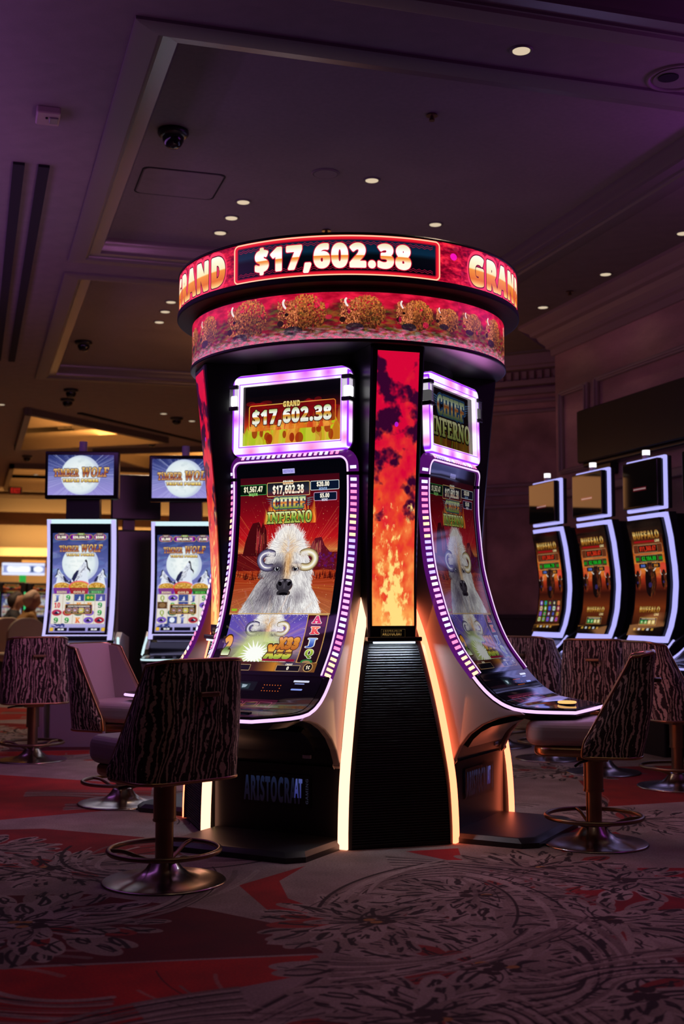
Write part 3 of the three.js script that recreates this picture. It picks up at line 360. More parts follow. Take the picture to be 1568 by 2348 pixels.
// ------------------------------------------------------------------ materials
const std = (o) => new THREE.MeshStandardMaterial(o), phy = (o) => new THREE.MeshPhysicalMaterial(o);
const lin = (r, g, b) => new THREE.Color(r, g, b);
const glow = (r, g, b, k = 1, extra = {}) => std({ color: lin(.02, .02, .02), emissive: lin(r, g, b), emissiveIntensity: k, roughness: .5, ...extra });
const lit = (map, k = 1, extra = {}) => phy({ color: lin(.004, .004, .005), emissive: lin(1, 1, 1), emissiveMap: map, emissiveIntensity: k, roughness: .06, ...extra });
const M = {
  blackGloss: phy({ color: lin(.006, .006, .008), roughness: .12 }),
  black: std({ color: lin(.009, .009, .011), roughness: .45 }),
  underside: std({ color: lin(.014, .014, .017), roughness: .5 }),
  blackMatte: std({ color: lin(.012, .012, .013), roughness: .7 }),
  softBlack: std({ color: lin(.012, .012, .014), roughness: .32 }),
  champagne: std({ color: lin(.42, .35, .31), roughness: .5, metalness: .35 }),
  silver: std({ color: lin(.5, .52, .58), roughness: .38, metalness: .6 }),
  brass: std({ color: lin(.42, .27, .14), roughness: .3, metalness: .95 }),
  bronze: std({ color: lin(.24, .17, .10), roughness: .36, metalness: .95 }),
  baseMetal: std({ color: lin(.42, .36, .32), roughness: .24, metalness: 1 }),
  cloth: std({ map: texCloth, bumpMap: texCloth, bumpScale: .0012, roughness: .82 }),
  leather: phy({ color: lin(.40, .33, .32), roughness: .48, bumpMap: texLeather, bumpScale: .0006 }),
  welt: phy({ color: lin(.16, .10, .08), roughness: .35 }),
  ceiling: std({ map: texCeiling, color: lin(.36, .35, .36), roughness: .85 }),
  trim: phy({ color: lin(.17, .15, .14), roughness: .26 }),
  trimDull: std({ color: lin(.16, .14, .12), roughness: .6 }),
  plaster: std({ map: texPlaster, color: lin(.8, .76, .76), roughness: .8 }),
  moulding: std({ color: lin(.30, .22, .20), roughness: .5 }),
  wood: std({ color: lin(.03, .02, .018), roughness: .5 }),
  slot: std({ color: lin(.003, .004, .0035), roughness: 1 }),
  white: std({ color: lin(.6, .58, .55), roughness: .6 }),
  clear: phy({ color: lin(.8, .8, .85), roughness: .08, transmission: 1, thickness: 0 }),
};

// ------------------------------------------------------------------ the room
const CEIL = 4.36, TRAY = 4.5, XW = 6.1;
// carpet painted in floor metres: x -1.75 .. 4.75, z -8.5 .. -2
const CP = 6.5, texCarpet = canvas(2048, 2048, (c, w, h) => {
  const W = (px, py) => { const p = onY(px, py, 0); return [(p.x + 1.75) / CP * w, (p.z + 8.5) / CP * h]; };
  c.fillStyle = '#8d7b77'; c.fillRect(0, 0, w, h);
  const reds = ['#a3161c', '#8c1118', '#b52218', '#6e1016'];
  const zone = (pts, col) => { for (const ox of [-w, 0, w]) for (const oy of [-h, 0, h]) { c.beginPath(); pts.forEach(([a, b], i) => { const [x, y] = W(a, b); i ? c.lineTo(x + ox, y + oy) : c.moveTo(x + ox, y + oy); }); c.closePath(); c.fillStyle = col; c.fill(); } };
  zone([[-200, 2232], [380, 2205], [725, 2190], [765, 2222], [560, 2262], [300, 2300], [380, 2400], [-400, 2420]], '#a81c12');
  zone([[-300, 2060], [200, 2050], [470, 2085], [640, 2120], [610, 2165], [860, 2180], [300, 2205], [-300, 2228]], '#571116');
  zone([[548, 2030], [700, 1985], [640, 2020], [660, 2060], [770, 2100], [640, 2110]], '#9a161a');
  zone([[930, 1952], [1050, 1945], [1062, 1980]], '#a0141c'); zone([[1100, 1990], [1568, 1990], [1900, 1975], [1900, 2060], [1330, 2060]], '#8e1418');
  zone([[1240, 2065], [1568, 2030], [1900, 2100], [1700, 2200], [1420, 2120]], '#7c1216'); zone([[1500, 2180], [1900, 2160], [1900, 2330], [1568, 2300]], '#6a1014');
  zone([[-250, 1760], [200, 1790], [350, 1800], [340, 1850], [0, 1880], [-300, 1860]], '#9c1a16'); zone([[-300, 1910], [100, 1900], [330, 1920], [420, 1960], [-300, 1955]], '#7a1216');
  zone([[1300, 1760], [1568, 1755], [1700, 1830], [1380, 1850]], '#84180f'); zone([[1180, 1880], [1330, 1870], [1460, 1930], [1300, 1960]], '#9a1618');
  const S = (x, y) => { c.beginPath(); }, wrap = (f) => { for (const ox of [-w, 0, w]) for (const oy of [-h, 0, h]) { c.save(); c.translate(ox, oy); f(); c.restore(); } };
  // plume: a bundle of curved strands
  const plume = (x0, y0, a0, len, n, bend, pale) => wrapped(x0, y0, len, () => { for (let i = 0; i < n; i++) { const a = a0 + (i / n - .5) * .5, k = bend * (.6 + .8 * i / n), l = len * rr(.6, 1.05); c.strokeStyle = i % 3 === 1 ? 'rgba(26,14,16,.85)' : i % 3 === 2 ? pale : 'rgba(116,98,94,.8)'; c.lineWidth = rr(2, 10) * (i % 3 === 1 ? .6 : 1); c.lineCap = 'round'; const off = (i - n / 2) * 7; c.beginPath(); c.moveTo(x0 + Math.cos(a0 + 1.57) * off, y0 + Math.sin(a0 + 1.57) * off); c.bezierCurveTo(x0 + Math.cos(a) * l * .35, y0 + Math.sin(a) * l * .35, x0 + Math.cos(a + k) * l * .7, y0 + Math.sin(a + k) * l * .7, x0 + Math.cos(a + k * 1.6) * l, y0 + Math.sin(a + k * 1.6) * l); c.stroke(); } });
  const wrapped = (x, y, r, f) => { const s0 = seed; for (const ox of [-w, 0, w]) for (const oy of [-h, 0, h]) { if (x + ox + r < 0 || x + ox - r > w || y + oy + r < 0 || y + oy - r > h) continue; seed = s0; c.save(); c.translate(ox, oy); f(); c.restore(); } };
  const bloom = (x, y, R, rings, pale) => wrapped(x, y, R * 1.2, () => {
    for (let k = rings; k > 0; k--) { const r = R * k / rings, n = 7 + k * 3; for (let i = 0; i < n; i++) { const a = i / n * 6.283 + k * .7 + rr(-.12, .12), px = x + Math.cos(a) * r * .8, py = y + Math.sin(a) * r * .8, L = R / rings * rr(.7, 1.2); c.save(); c.translate(px, py); c.rotate(a); c.fillStyle = rnd() < .05 ? '#8c2a24' : rnd() < .5 ? pale : '#87766f'; c.beginPath(); c.ellipse(0, 0, L, L * .42, 0, 0, 7); c.fill(); c.strokeStyle = 'rgba(24,14,16,.85)'; for (let q = 0; q < 3; q++) { c.lineWidth = rr(1.5, 6); c.beginPath(); c.moveTo(-L * rr(.2, .8), L * rr(-.4, .4)); c.quadraticCurveTo(0, L * rr(-.5, .5), L * rr(.4, .9), L * rr(-.25, .25)); c.stroke(); } c.restore(); } }
    for (let i = 0; i < 16; i++) blob(c, x + rr(-.12, .12) * R, y + rr(-.12, .12) * R, 8, 6, rnd() < .12 ? '#a0703a' : '#2a1818');
  });
  const B = (px, py, R, k, pale = '#9c8b84') => { const [x, y] = W(px, py); bloom(x, y, R, k, pale); }, PL = (px, py, a, len, n, bend, pale = 'rgba(160,144,136,.9)') => { const [x, y] = W(px, py); plume(x, y, a, len, n, bend, pale); };
  for (let i = 0; i < 26; i++) { const [x, y] = [rr(0, w), rr(0, h)]; plume(x, y, rr(0, 6.28), rr(120, 300), 9, rr(-.9, .9), 'rgba(158,142,134,.6)'); }
  B(1120, 2215, 230, 5); B(860, 2110, 150, 4); B(1080, 2050, 150, 4); B(1390, 2110, 120, 3); B(1240, 1990, 130, 3); B(1440, 2020, 110, 3); B(980, 2330, 120, 3); B(1480, 2280, 140, 4); B(70, 2120, 170, 4); B(120, 1990, 120, 3); B(-60, 1950, 130, 4); B(1290, 1770, 160, 4); B(1450, 1880, 140, 3);
  PL(250, 2330, 3.3, 420, 18, .35); PL(560, 2300, 3.2, 420, 16, -.3); PL(760, 2230, .3, 380, 16, -.4); PL(900, 1985, .2, 380, 20, .5); PL(1040, 1990, 3.2, 320, 18, -.4); PL(180, 2110, .2, 330, 14, -.6); PL(60, 1820, .1, 420, 14, .3); PL(150, 1850, .1, 360, 12, -.3); PL(300, 2010, 3.4, 260, 12, .6); PL(1180, 2290, 1.2, 300, 18, .5); PL(1210, 2290, .1, 320, 18, -.6); PL(1330, 2250, -.6, 260, 14, .5);
  perPixel(c, w, h, (x, y, r, g, b) => { const n = nA(x / 5, y / 5) * .08 + nB(x / 1.6, y / 1.6) * .1 + fbm(x / 120, y / 120, 3) * .16, k = 1 + n + ((x + y) & 1 ? .03 : -.03); return [r * k, g * k, b * k]; });
});
{
  const s = new THREE.PlaneGeometry(26, 48).rotateX(-Math.PI / 2).translate(-1, 0, -17), p = s.attributes.position, u = s.attributes.uv;
  for (let i = 0; i < p.count; i++) u.setXY(i, (p.getX(i) + 1.75) / CP, 1 - (p.getZ(i) + 8.5) / CP);
  const floor = struct('floor', [s, box(26, .1, 48, -1, -.06, -17)], std({ map: texCarpet, roughness: .95, bumpMap: texCarpet, bumpScale: .0015 }));
}
// ceiling slab with its recesses cut out (shape in x and -z)
const recess = [[.79, 4.98, .9, -5.77], [.79, 4.98, -6.3, -11.0], [.79, 4.98, -11.44, -16.85]];
const coveA = [[.8, -19.5], [3.35, -22.1], [.8, -24.0]], coveB = [[2.3, -24.15], [4.7, -22.9], [6.6, -24.6], [3.58, -26.2]], coveC = [[.79, -27.1], [4.6, -27.1], [4.6, -32.1], [.79, -32.1]];
{
  const s = shapeOf([[-14, -4.5], [12, -4.5], [12, 40], [-14, 40]]);
  for (const [x0, x1, z0, z1] of recess) { const q = new THREE.Path(); q.moveTo(x0, -z0); q.lineTo(x0, -z1); q.lineTo(x1, -z1); q.lineTo(x1, -z0); q.closePath(); s.holes.push(q); }
  for (const c of [coveA, coveB, coveC]) { const q = new THREE.Path(); c.forEach(([x, z], i) => i ? q.lineTo(x, -z) : q.moveTo(x, -z)); q.closePath(); s.holes.push(q); }
  const g = new THREE.ExtrudeGeometry(s, { depth: .06, bevelEnabled: false }).rotateX(-Math.PI / 2).translate(0, CEIL, 0);
  const ceil = struct('ceiling', g, M.ceiling);
  // stepped moulding round each recess: [inset, height]
  const prof = [[-.02, CEIL + .01], [-.02, CEIL - .018], [.005, CEIL - .026], [.12, CEIL - .026], [.135, CEIL - .012], [.15, CEIL - .012], [.155, CEIL + .002], [.245, CEIL + .006], [.25, CEIL + .03], [.262, CEIL + .05], [.275, CEIL + .09], [.29, CEIL + .11], [.295, TRAY + .002]];
  const ringAt = ([x0, x1, z0, z1], [d, y]) => [V3(x0 + d, y, z0 - d), V3(x0 + d, y, z1 + d), V3(x1 - d, y, z1 + d), V3(x1 - d, y, z0 - d)];
  const side = (r, k, a, b) => loft(prof.slice(a, b + 1).map((q) => { const e = ringAt(r, q); return [e[k], e[(k + 1) % 4]]; }), { closed: false, crease: .5 });
  recess.forEach((r, n) => {
    const tr = new THREE.Group(); tr.name = 'trim_' + (n + 1); tr.userData.kind = 'structure'; scene.add(tr);
    for (let k = 0; k < 4; k++) { obj('outer_band', side(r, k, 0, 5), M.trimDull, tr); obj('gloss_band', side(r, k, 5, 8), M.trim, tr); obj('cove_band', side(r, k, 8, 12), M.trim, tr); }
    struct('ceiling', box(r[1] - r[0], .05, r[2] - r[3], (r[0] + r[1]) / 2, TRAY + .027, (r[2] + r[3]) / 2), M.ceiling);
  });
  // lit coves further back
  const coves = [[coveA, 4], [coveB, 5], [coveC, 6]];
  for (const [c, n] of coves) {
    const tr = new THREE.Group(); tr.name = 'trim_' + n; tr.userData.kind = 'structure'; scene.add(tr);
    const cx = c.reduce((a, q) => a + q[0], 0) / c.length, cz = c.reduce((a, q) => a + q[1], 0) / c.length;
    c.forEach((q, i) => { const r = c[(i + 1) % c.length], L = Math.hypot(r[0] - q[0], r[1] - q[1]), a = Math.atan2(-(r[1] - q[1]), r[0] - q[0]), mx = (q[0] + r[0]) / 2, mz = (q[1] + r[1]) / 2, put = (g) => g.rotateY(a).translate(mx, 0, mz); obj('fascia', put(box(L + .1, .32, .1, 0, CEIL + .05, 0)), M.trimDull, tr); obj('cove_wall', put(box(L + 1.2, .5, .06, 0, CEIL + .62, 0)).translate((mx - cx) * .25, 0, (mz - cz) * .25), M.ceiling, tr); });
    const s2 = shapeOf(c.map(([x, z]) => [cx + (x - cx) * 1.6, -(cz + (z - cz) * 1.6)]));
    obj('cove_ceiling', new THREE.ExtrudeGeometry(s2, { depth: .04, bevelEnabled: false }).rotateX(-Math.PI / 2).translate(0, CEIL + .86, 0), M.ceiling, tr);
    const r = Math.max(...c.map(([x, z]) => Math.hypot(x - cx, z - cz)));
    rectLight('cove_lamp', lin(1, .44, .1), 4.4 * COVE_POWER, r * .8, r * .8, V3(cx, CEIL + .1, cz), V3(cx, CEIL + 3, cz));
  }
}
// walls
struct('wall_right', box(3, CEIL, 16.43, XW + 1.5, CEIL / 2, -11.93 + 8.215), M.plaster);
struct('wall_front', box(26, 5, .3, -1, 2.5, 4.4), M.plaster);
struct('wall_left', box(.3, 5, 46, -11.5, 2.5, -16), M.plaster);
struct('wall_far', box(26, 5.2, .3, -1, 2.6, -38.5), M.plaster);
struct('wall_light_block', box(.2, CEIL, 8.6, -.3, CEIL / 2, -34), M.plaster);  // partition added out of view to block the far cove light
struct('wall_side', box(.3, 5, 20, 9.2, 2.5, -29), M.plaster);
const BW = V3(6.5, 0, -13.7), BN = V3(-Math.SQRT1_2, 0, Math.SQRT1_2), BT = V3(Math.SQRT1_2, 0, Math.SQRT1_2);   // slanted wall: a point, its normal and its run
function slanted(g) { return g.rotateY(-Math.PI / 4); }              // x along the wall, z out of it
const backWall = new THREE.Group(); backWall.name = 'wall_back'; backWall.userData.kind = 'structure'; backWall.position.copy(BW); backWall.rotation.y = -Math.PI / 4; scene.add(backWall);
obj('plaster', box(5.0, CEIL, .2, 0, CEIL / 2, -.1), M.plaster, backWall);
{
  const hy = (py, px = 1200) => onPlane(px, py, BW, BN).y, lx = (px, py = 1100) => onPlane(px, py, BW, BN).sub(BW).dot(BT);
  const band = (y0, y1, d, m = M.moulding, name = 'moulding') => obj(name, box(5.0, y1 - y0, d, 0, (y0 + y1) / 2, d / 2), m, backWall);
  band(hy(821), CEIL, .3, M.trimDull, 'cornice'); band(hy(845), hy(821), .22); band(hy(852), hy(845), .16);
  band(hy(876), hy(852), .03, M.plaster, 'frieze'); const d0 = hy(873), d1 = hy(855);
  for (let i = 0; i < 26; i++) obj('dentil', box(.055, d1 - d0, .06, -1.6 + i * .1, (d0 + d1) / 2, .05), M.moulding, backWall);
  band(hy(888), hy(876), .13); band(hy(907), hy(895), .09); band(hy(926), hy(920), .06);
  const frame = (x0, x1, y0, y1) => { const t = .05; for (const [w, h, x, y] of [[x1 - x0, t, (x0 + x1) / 2, y1], [x1 - x0, t, (x0 + x1) / 2, y0], [t, y1 - y0 + t, x0, (y0 + y1) / 2], [t, y1 - y0 + t, x1, (y0 + y1) / 2]]) { obj('panel_moulding', rbox(w, h, .045, .018, x, y, .018), M.moulding, backWall); } };
  frame(lx(1110), lx(1290), hy(1112), hy(945)); frame(lx(1110), lx(1290), hy(1420), hy(1160)); frame(lx(900), lx(1092), hy(1112), hy(945));
  band(hy(1135), hy(1128), .04); obj('dado', box(5.0, hy(1418), .06, 0, hy(1418) / 2, .03), M.wood, backWall); band(hy(1418), hy(1418) + .05, .08, M.wood, 'dado_rail');
}
struct('wall_angle', slanted(box(6.4, CEIL, .2)).rotateY(Math.PI / 2).translate(6.98, CEIL / 2, -17.75), M.plaster);
// crown and panels of the right-hand wall
{
  const cr = new THREE.Group(); cr.name = 'trim_7'; cr.userData.kind = 'structure'; scene.add(cr);
  const y0 = 3.99, prof = [[0, y0], [.03, y0], [.04, y0 + .07], [.075, y0 + .085], [.08, y0 + .12], [.13, y0 + .17], [.15, y0 + .22], [.2, y0 + .235], [.21, y0 + .27], [.27, y0 + .31], [.3, y0 + .335], [.3, CEIL], [0, CEIL]];
  obj('crown_moulding', loft([prof.map(([d, y]) => V3(XW - d, y, 4)), prof.map(([d, y]) => V3(XW - d, y, -11.93 - d))], { crease: .4 }), M.moulding, cr);
  obj('crown_return', loft([prof.map(([d, y]) => V3(XW - d, y, -11.93 - d)), prof.map(([d, y]) => V3(8.6, y, -11.93 - d))], { crease: .4 }), M.moulding, cr);
  const P = (px, py) => onPlane(px, py, V3(XW, 0, 0), V3(1, 0, 0));
  const frame = (z0, z1, y0_, y1_) => { const t = .06, zm = (z0 + z1) / 2, ym = (y0_ + y1_) / 2; for (const [h, d, y, z] of [[t, z1 - z0, y1_, zm], [t, z1 - z0, y0_, zm], [y1_ - y0_ + t, t, ym, z0], [y1_ - y0_ + t, t, ym, z1]]) { obj('panel_moulding', rbox(.05, h, d, .02, XW - .02, y, z), M.moulding, cr); obj('panel_bead', rbox(.03, h * (h > .1 ? .94 : .4), d * (d > .1 ? .94 : .4), .01, XW - .05, y, z), M.moulding, cr); } };
  const a = P(1290, 900), b = P(1349, 880), c = P(1288, 1084); frame(a.z, b.z, c.y, a.y - .02);
  const e = P(1372, 866); frame(e.z, e.z + 3.2, c.y, e.y - .02); frame(e.z + 3.7, e.z + 5, c.y, e.y - .02);
  const rl = P(1295, 1134).y; obj('chair_rail', rbox(.06, .09, 15.9, .02, XW - .03, rl, -11.93 + 7.95), M.moulding, cr);
}
// far soffit: lit bands of the hall beyond
{
  const far = new THREE.Group(); far.name = 'trim_8'; far.userData.kind = 'structure'; scene.add(far);
  for (const [y, h, z, d] of [[4.0, .34, -33.6, .5], [3.18, .62, -34.2, .5], [2.72, .22, -33.4, .7], [2.1, .5, -34.4, .4]]) obj('fascia', box(8.6, h, d, 4.6, y, z), M.trimDull, far);
  rectLight('cove_lamp', lin(1, .48, .13), 2.6 * COVE_POWER, 8, .5, V3(4.6, 2.9, -32.6), V3(4.6, 3.25, -34)); rectLight('cove_lamp', lin(1, .48, .13), 1.1 * COVE_POWER, 8, .5, V3(4.6, 2.45, -32.8), V3(4.6, 2.1, -34.2));
}
// linear air slots, access hatch, downlights, cameras, speakers on the ceiling
for (const [x0, x1, label] of [[.215, .295, 'long black air slot in the ceiling beside the smoke alarm'], [.389, .467, 'long black air slot nearer the stepped ceiling recess']]) tag(obj('air_slot', box(x1 - x0, .02, 7.1, (x0 + x1) / 2, CEIL - .0115, -12.21), M.slot), label, 'vent');
{ const a = onY(182, 946, CEIL), b = onY(497, 1021, CEIL); tag(obj('air_slot', box(a.distanceTo(b), .02, .09).rotateY(Math.atan2(-(b.z - a.z), b.x - a.x)).translate((a.x + b.x) / 2, CEIL - .0115, (a.z + b.z) / 2), M.slot), 'slanting dark slot in the far ceiling beside the lit cove', 'vent'); }
{
  const h = thing('access_hatch', 'flush painted access hatch in the recessed ceiling', 'hatch', [1.475, TRAY, -9.16]);
  obj('hatch_panel', new THREE.ExtrudeGeometry(roundRect(.6, .56, .05), { depth: .006, bevelEnabled: false }).rotateX(Math.PI / 2).translate(0, .002, 0), M.ceiling, h);
  const o = roundRect(.635, .595, .06); o.holes.push(roundRect(.615, .575, .055, THREE.Path)); obj('hatch_gap', new THREE.ExtrudeGeometry(o, { depth: .003, bevelEnabled: false }).rotateX(Math.PI / 2).translate(0, .001, 0), M.slot, h);
}
const bulb = glow(.9, .72, .5, .75), canMetal = std({ color: lin(.5, .45, .4), metalness: .9, roughness: .25 });
let canProto;
function downlight(x, y, z, label, power, group, seen = true) {
  if (!canProto) {
    canProto = thing('ceiling_downlight', label, 'downlight', [x, y, z], 0, group);
    obj('rim', new THREE.TorusGeometry(.058, .009, 8, 28).rotateX(Math.PI / 2), M.trimDull, canProto);
    obj('reflector', new THREE.LatheGeometry([[.056, -.002], [.053, .004], [.045, .03], [.04, .05]].map(([a, b]) => new THREE.Vector2(a, b * .15 - .003)), 28), canMetal, canProto);
    obj('lamp_glass', cyl(.049, .049, .006, 0, -.005, 0), bulb, canProto);
  } else dup(canProto, [x, y, z], 0, label, group);
  const l = new THREE.SpotLight(lin(1, .72, .5), power, 0, 1.0, .7, 2); l.name = 'downlight_lamp'; l.position.set(x, y - .03, z); l.target.position.set(x, 0, z); l.castShadow = true; l.shadow.radius = 3; scene.add(l, l.target);
}
const trayG = 'downlights in the recessed ceiling above the drum sign';
for (const [x, z, t] of [[2.04, -9.42, 'farthest from'], [2.03, -9.84, 'in the middle beside'], [2.02, -10.27, 'nearest the rim of']]) downlight(x, TRAY, z, `round downlight of the row of three, ${t} the drum sign`, DOWNLIGHT, trayG);
downlight(2.88, TRAY, -8.64, 'round recessed downlight standing alone above the drum sign', DOWNLIGHT, trayG);
downlight(3.74, TRAY, -9.5, 'round downlight above the second lettering of the drum sign', DOWNLIGHT, trayG); downlight(3.756, TRAY, -9.95, 'round downlight half hidden by the drum sign edge', DOWNLIGHT, trayG);
for (const [z, t] of [[-8.706, 'cut by the frame above the fourth buffalo machine'], [-10.012, 'beside the sprinkler'], [-11.326, 'close to the wall corner']]) downlight(5.66, CEIL, z, 'small downlight along the panelled wall, ' + t, DOWNLIGHT * .15, 'downlights along the panelled wall');
for (const [x, z, t] of [[1.985, -12.79, 'touching the drum sign edge'], [1.99, -13.23, 'middle of its row of three'], [2.0, -13.74, 'brightest, nearest the dome camera']]) downlight(x, TRAY, z, 'small downlight in the second recess, ' + t, DOWNLIGHT * 6, 'downlights in the second recess');
downlight(2.91, CEIL, -6.05, 'large bright downlight in the beam between two ceiling recesses', DOWNLIGHT, 'downlights in the ceiling beam');
for (const [x, z] of [[1.6, -3.6], [3.4, -3.4], [.2, -2.2]]) downlight(x, TRAY, z, 'round recessed downlight in the recess nearest the entrance', DOWNLIGHT * 1.25, 'downlights near the entrance');
for (const [px, py, t] of [[94, 1024, 'above the first wolf machine, nearest the dome camera'], [132, 1023, 'above the first wolf machine, middle of a row'], [172, 1020, 'above the first wolf machine, beside its candle lamp'], [82, 1088, 'beside the top screen of the first wolf machine'], [375, 948, 'first of a pair past the dome camera'], [440, 965, 'second of a pair, close to the bison tower']]) { const p = onY(px, py, CEIL); downlight(p.x, CEIL, p.z, 'far downlight ' + t, DOWNLIGHT * 13, 'far downlights'); }
{ const p = onY(3, 927, CEIL); downlight(p.x, CEIL, p.z, 'small bright downlight over the far aisle chairs', DOWNLIGHT * 30, 'far downlights'); }
let domeProto;
function dome(x, y, z, label) {
  if (domeProto) return dup(domeProto, [x, y, z], 0, label, 'black ceiling camera domes');
  domeProto = thing('dome_camera', label, 'camera', [x, y, z], 0, 'black ceiling camera domes');
  obj('collar', lathe([[0, 0], [.105, 0], [.108, -.02], [.1, -.035], [.075, -.05], [0, -.05]], 32), M.softBlack, domeProto);
  obj('dome', lathe([[.075, -.048], [.072, -.075], [.055, -.105], [.03, -.122], [0, -.126]], 32), M.blackGloss, domeProto);
  return domeProto;
}
dome(1.264, TRAY, -8.13, 'black dome camera in the recess beside the access hatch'); dome(1.26, TRAY, -15.04, 'black dome camera in the second recess past the three downlights');
for (const [px, py, t] of [[163, 893, 'black dome camera on the flat ceiling, first of a close pair'], [155, 915, 'black dome camera on the flat ceiling, second of a close pair'], [405, 958, 'small black dome camera beside the drum sign edge'], [62, 1045, 'far black dome camera above the wolf machine'], [348, 1010, 'black dome camera above the second wolf machine']]) { const p = onY(px, py, CEIL); dome(p.x, CEIL, p.z, t); }
{
  const sm = thing('smoke_alarm', 'small pale rectangular alarm box on the flat ceiling', 'alarm', [.4, CEIL, -7.72]);
  obj('housing', rbox(.15, .05, .21, .012, 0, -.022, 0), M.moulding, sm); obj('lens', rbox(.055, .014, .09, .005, .035, -.05, .0), M.trim, sm); obj('indicator', cyl(.008, .008, .01, -.01, -.05, .03), M.slot, sm);
  const sp = thing('ceiling_speaker', 'large round speaker grille in the ceiling beam', 'speaker', [3.95, CEIL, -6.1]);
  obj('bezel', new THREE.TorusGeometry(.17, .014, 8, 40).rotateX(Math.PI / 2), M.ceiling, sp); obj('cone', cyl(.14, .14, .02, 0, .002, 0, 40), M.trimDull, sp); obj('port', cyl(.06, .06, .02, -.06, -.004, 0, 24), M.slot, sp);
  const s2 = thing('ceiling_speaker', 'flat round painted speaker grille above the drum sign', 'speaker', [2.5, TRAY, -8.61]);
  obj('bezel', new THREE.TorusGeometry(.1, .008, 8, 40).rotateX(Math.PI / 2), M.ceiling, s2); obj('grille', cyl(.09, .09, .012, 0, -.002, 0, 40), M.ceiling, s2);
  for (const [px, py, h, t] of [[748, 528, TRAY, 'small ceiling sprinkler just above the drum sign'], [990, 263, TRAY, 'small black ceiling sprinkler in the dark recess'], [1306, 668, CEIL, 'small ceiling sprinkler between the wall downlights']]) { const p = onY(px, py, h), q = thing('sprinkler', t, 'sprinkler', [p.x, h, p.z], 0, 'ceiling sprinklers'); obj('plate', cyl(.035, .04, .01, 0, -.005, 0), M.bronze, q); obj('head', cyl(.012, .02, .035, 0, -.025, 0), M.bronze, q); }
}
// ------------------------------------------------------------------ the four-sided bison game tower
const POD = V3(2.115, 0, -6.8), U0 = .6;
const front = [[.68, 2.0], [.67, 1.93], [.668, 1.77], [.677, 1.65], [.692, 1.5], [.705, 1.42], [.738, 1.29], [.787, 1.14], [.855, 1.0], [.955, .865]];   // screen line: distance out, height
const stripLine = [[0, .853], [.1, .852], [.32, .838], [.49, .81], [.71, .765], [.925, .71], [1.09, .66], [1.25, .60], [1.43, .54], [1.6, .49]];          // height, distance out
const frontCurve = new THREE.CatmullRomCurve3(front.map(([u, y]) => V3(0, y, u)));
const FL = frontCurve.getLength();
const stripCurve = new THREE.CatmullRomCurve3(stripLine.map(([y, u]) => V3(0, y, u)));
const onStrip = (y) => { let a = 0, b = 1; for (let i = 0; i < 24; i++) { const m = (a + b) / 2; stripCurve.getPoint(m).y < y ? a = m : b = m; } return stripCurve.getPoint((a + b) / 2).z; };
// point of the screen sheet: v sideways, l metres down from the top edge, n metres out of it
function sheet(v, l, n = 0) {
  const t = clamp(l / FL, 0, 1), p = frontCurve.getPointAt(t), d = frontCurve.getTangentAt(t), over = l < 0 ? l : l > FL ? l - FL : 0;
  return V3(v, p.y + d.y * over + d.z * n, p.z + d.z * over - d.y * n - U0);
}
const sheetN = (l) => { const d = frontCurve.getTangentAt(clamp(l / FL, 0, 1)); return V3(0, d.z, -d.y); }, sheetT = (l) => { const d = frontCurve.getTangentAt(clamp(l / FL, 0, 1)); return V3(0, d.y, d.z); };
// the frame runs up the left edge, round two corners and down the right edge
const HW = .345, RC = .035;
const framePath = [];
for (let l = FL; l > RC; l -= .03) framePath.push([-HW, l, -1, 0]);
for (let i = 0; i <= 6; i++) { const a = Math.PI - i / 6 * Math.PI / 2; framePath.push([-HW + RC + Math.cos(a) * RC, RC - Math.sin(a) * RC, Math.cos(a), -Math.sin(a)]); }
for (let i = 1; i < 12; i++) framePath.push([lerp(-HW + RC, HW - RC, i / 12), 0, 0, -1]);
for (let i = 0; i <= 6; i++) { const a = Math.PI / 2 - i / 6 * Math.PI / 2; framePath.push([HW - RC + Math.cos(a) * RC, RC - Math.sin(a) * RC, Math.cos(a), -Math.sin(a)]); }
for (let l = RC + .03; l < FL; l += .03) framePath.push([HW, l, 1, 0]); framePath.push([HW, FL, 1, 0]); framePath[0][1] = FL;
const frameSweep = (sec) => loft(framePath.map(([v, l, ov, ol]) => sec.map(([a, n]) => sheet(v + ov * a, l + ol * a, n))), { crease: .5 });
const segColors = [[.85, .8, 1.3], [1.3, .42, .8], [1.25, 1.0, .9], [.55, .45, 1.4], [1.35, .72, .42], [1.3, .24, .5]].map(([r, g, b]) => glow(r, g, b, 1.5));
const geoPod = {};
geoPod.screen = grid((s, t) => sheet(lerp(-HW, HW, s), (1 - t) * FL, .001), 4, 40);
geoPod.slab = loft(Array.from({ length: 31 }, (_, i) => { const l = i / 30 * FL; return [sheet(-HW, l, -.001), sheet(HW, l, -.001), sheet(HW, l, -.04), sheet(-HW, l, -.04)]; }), { crease: .4 });
geoPod.rail = frameSweep([[.0, -.03], [.0, .004], [.004, .012], [.018, .012], [.021, .01], [.05, -.019], [.05, -.04]]);
geoPod.line = frameSweep([[.006, .0115], [.006, .0145], [.0155, .0145], [.0155, .0115]]);
const segGeo = box(.033, .0165, .006);
geoPod.segs = [];
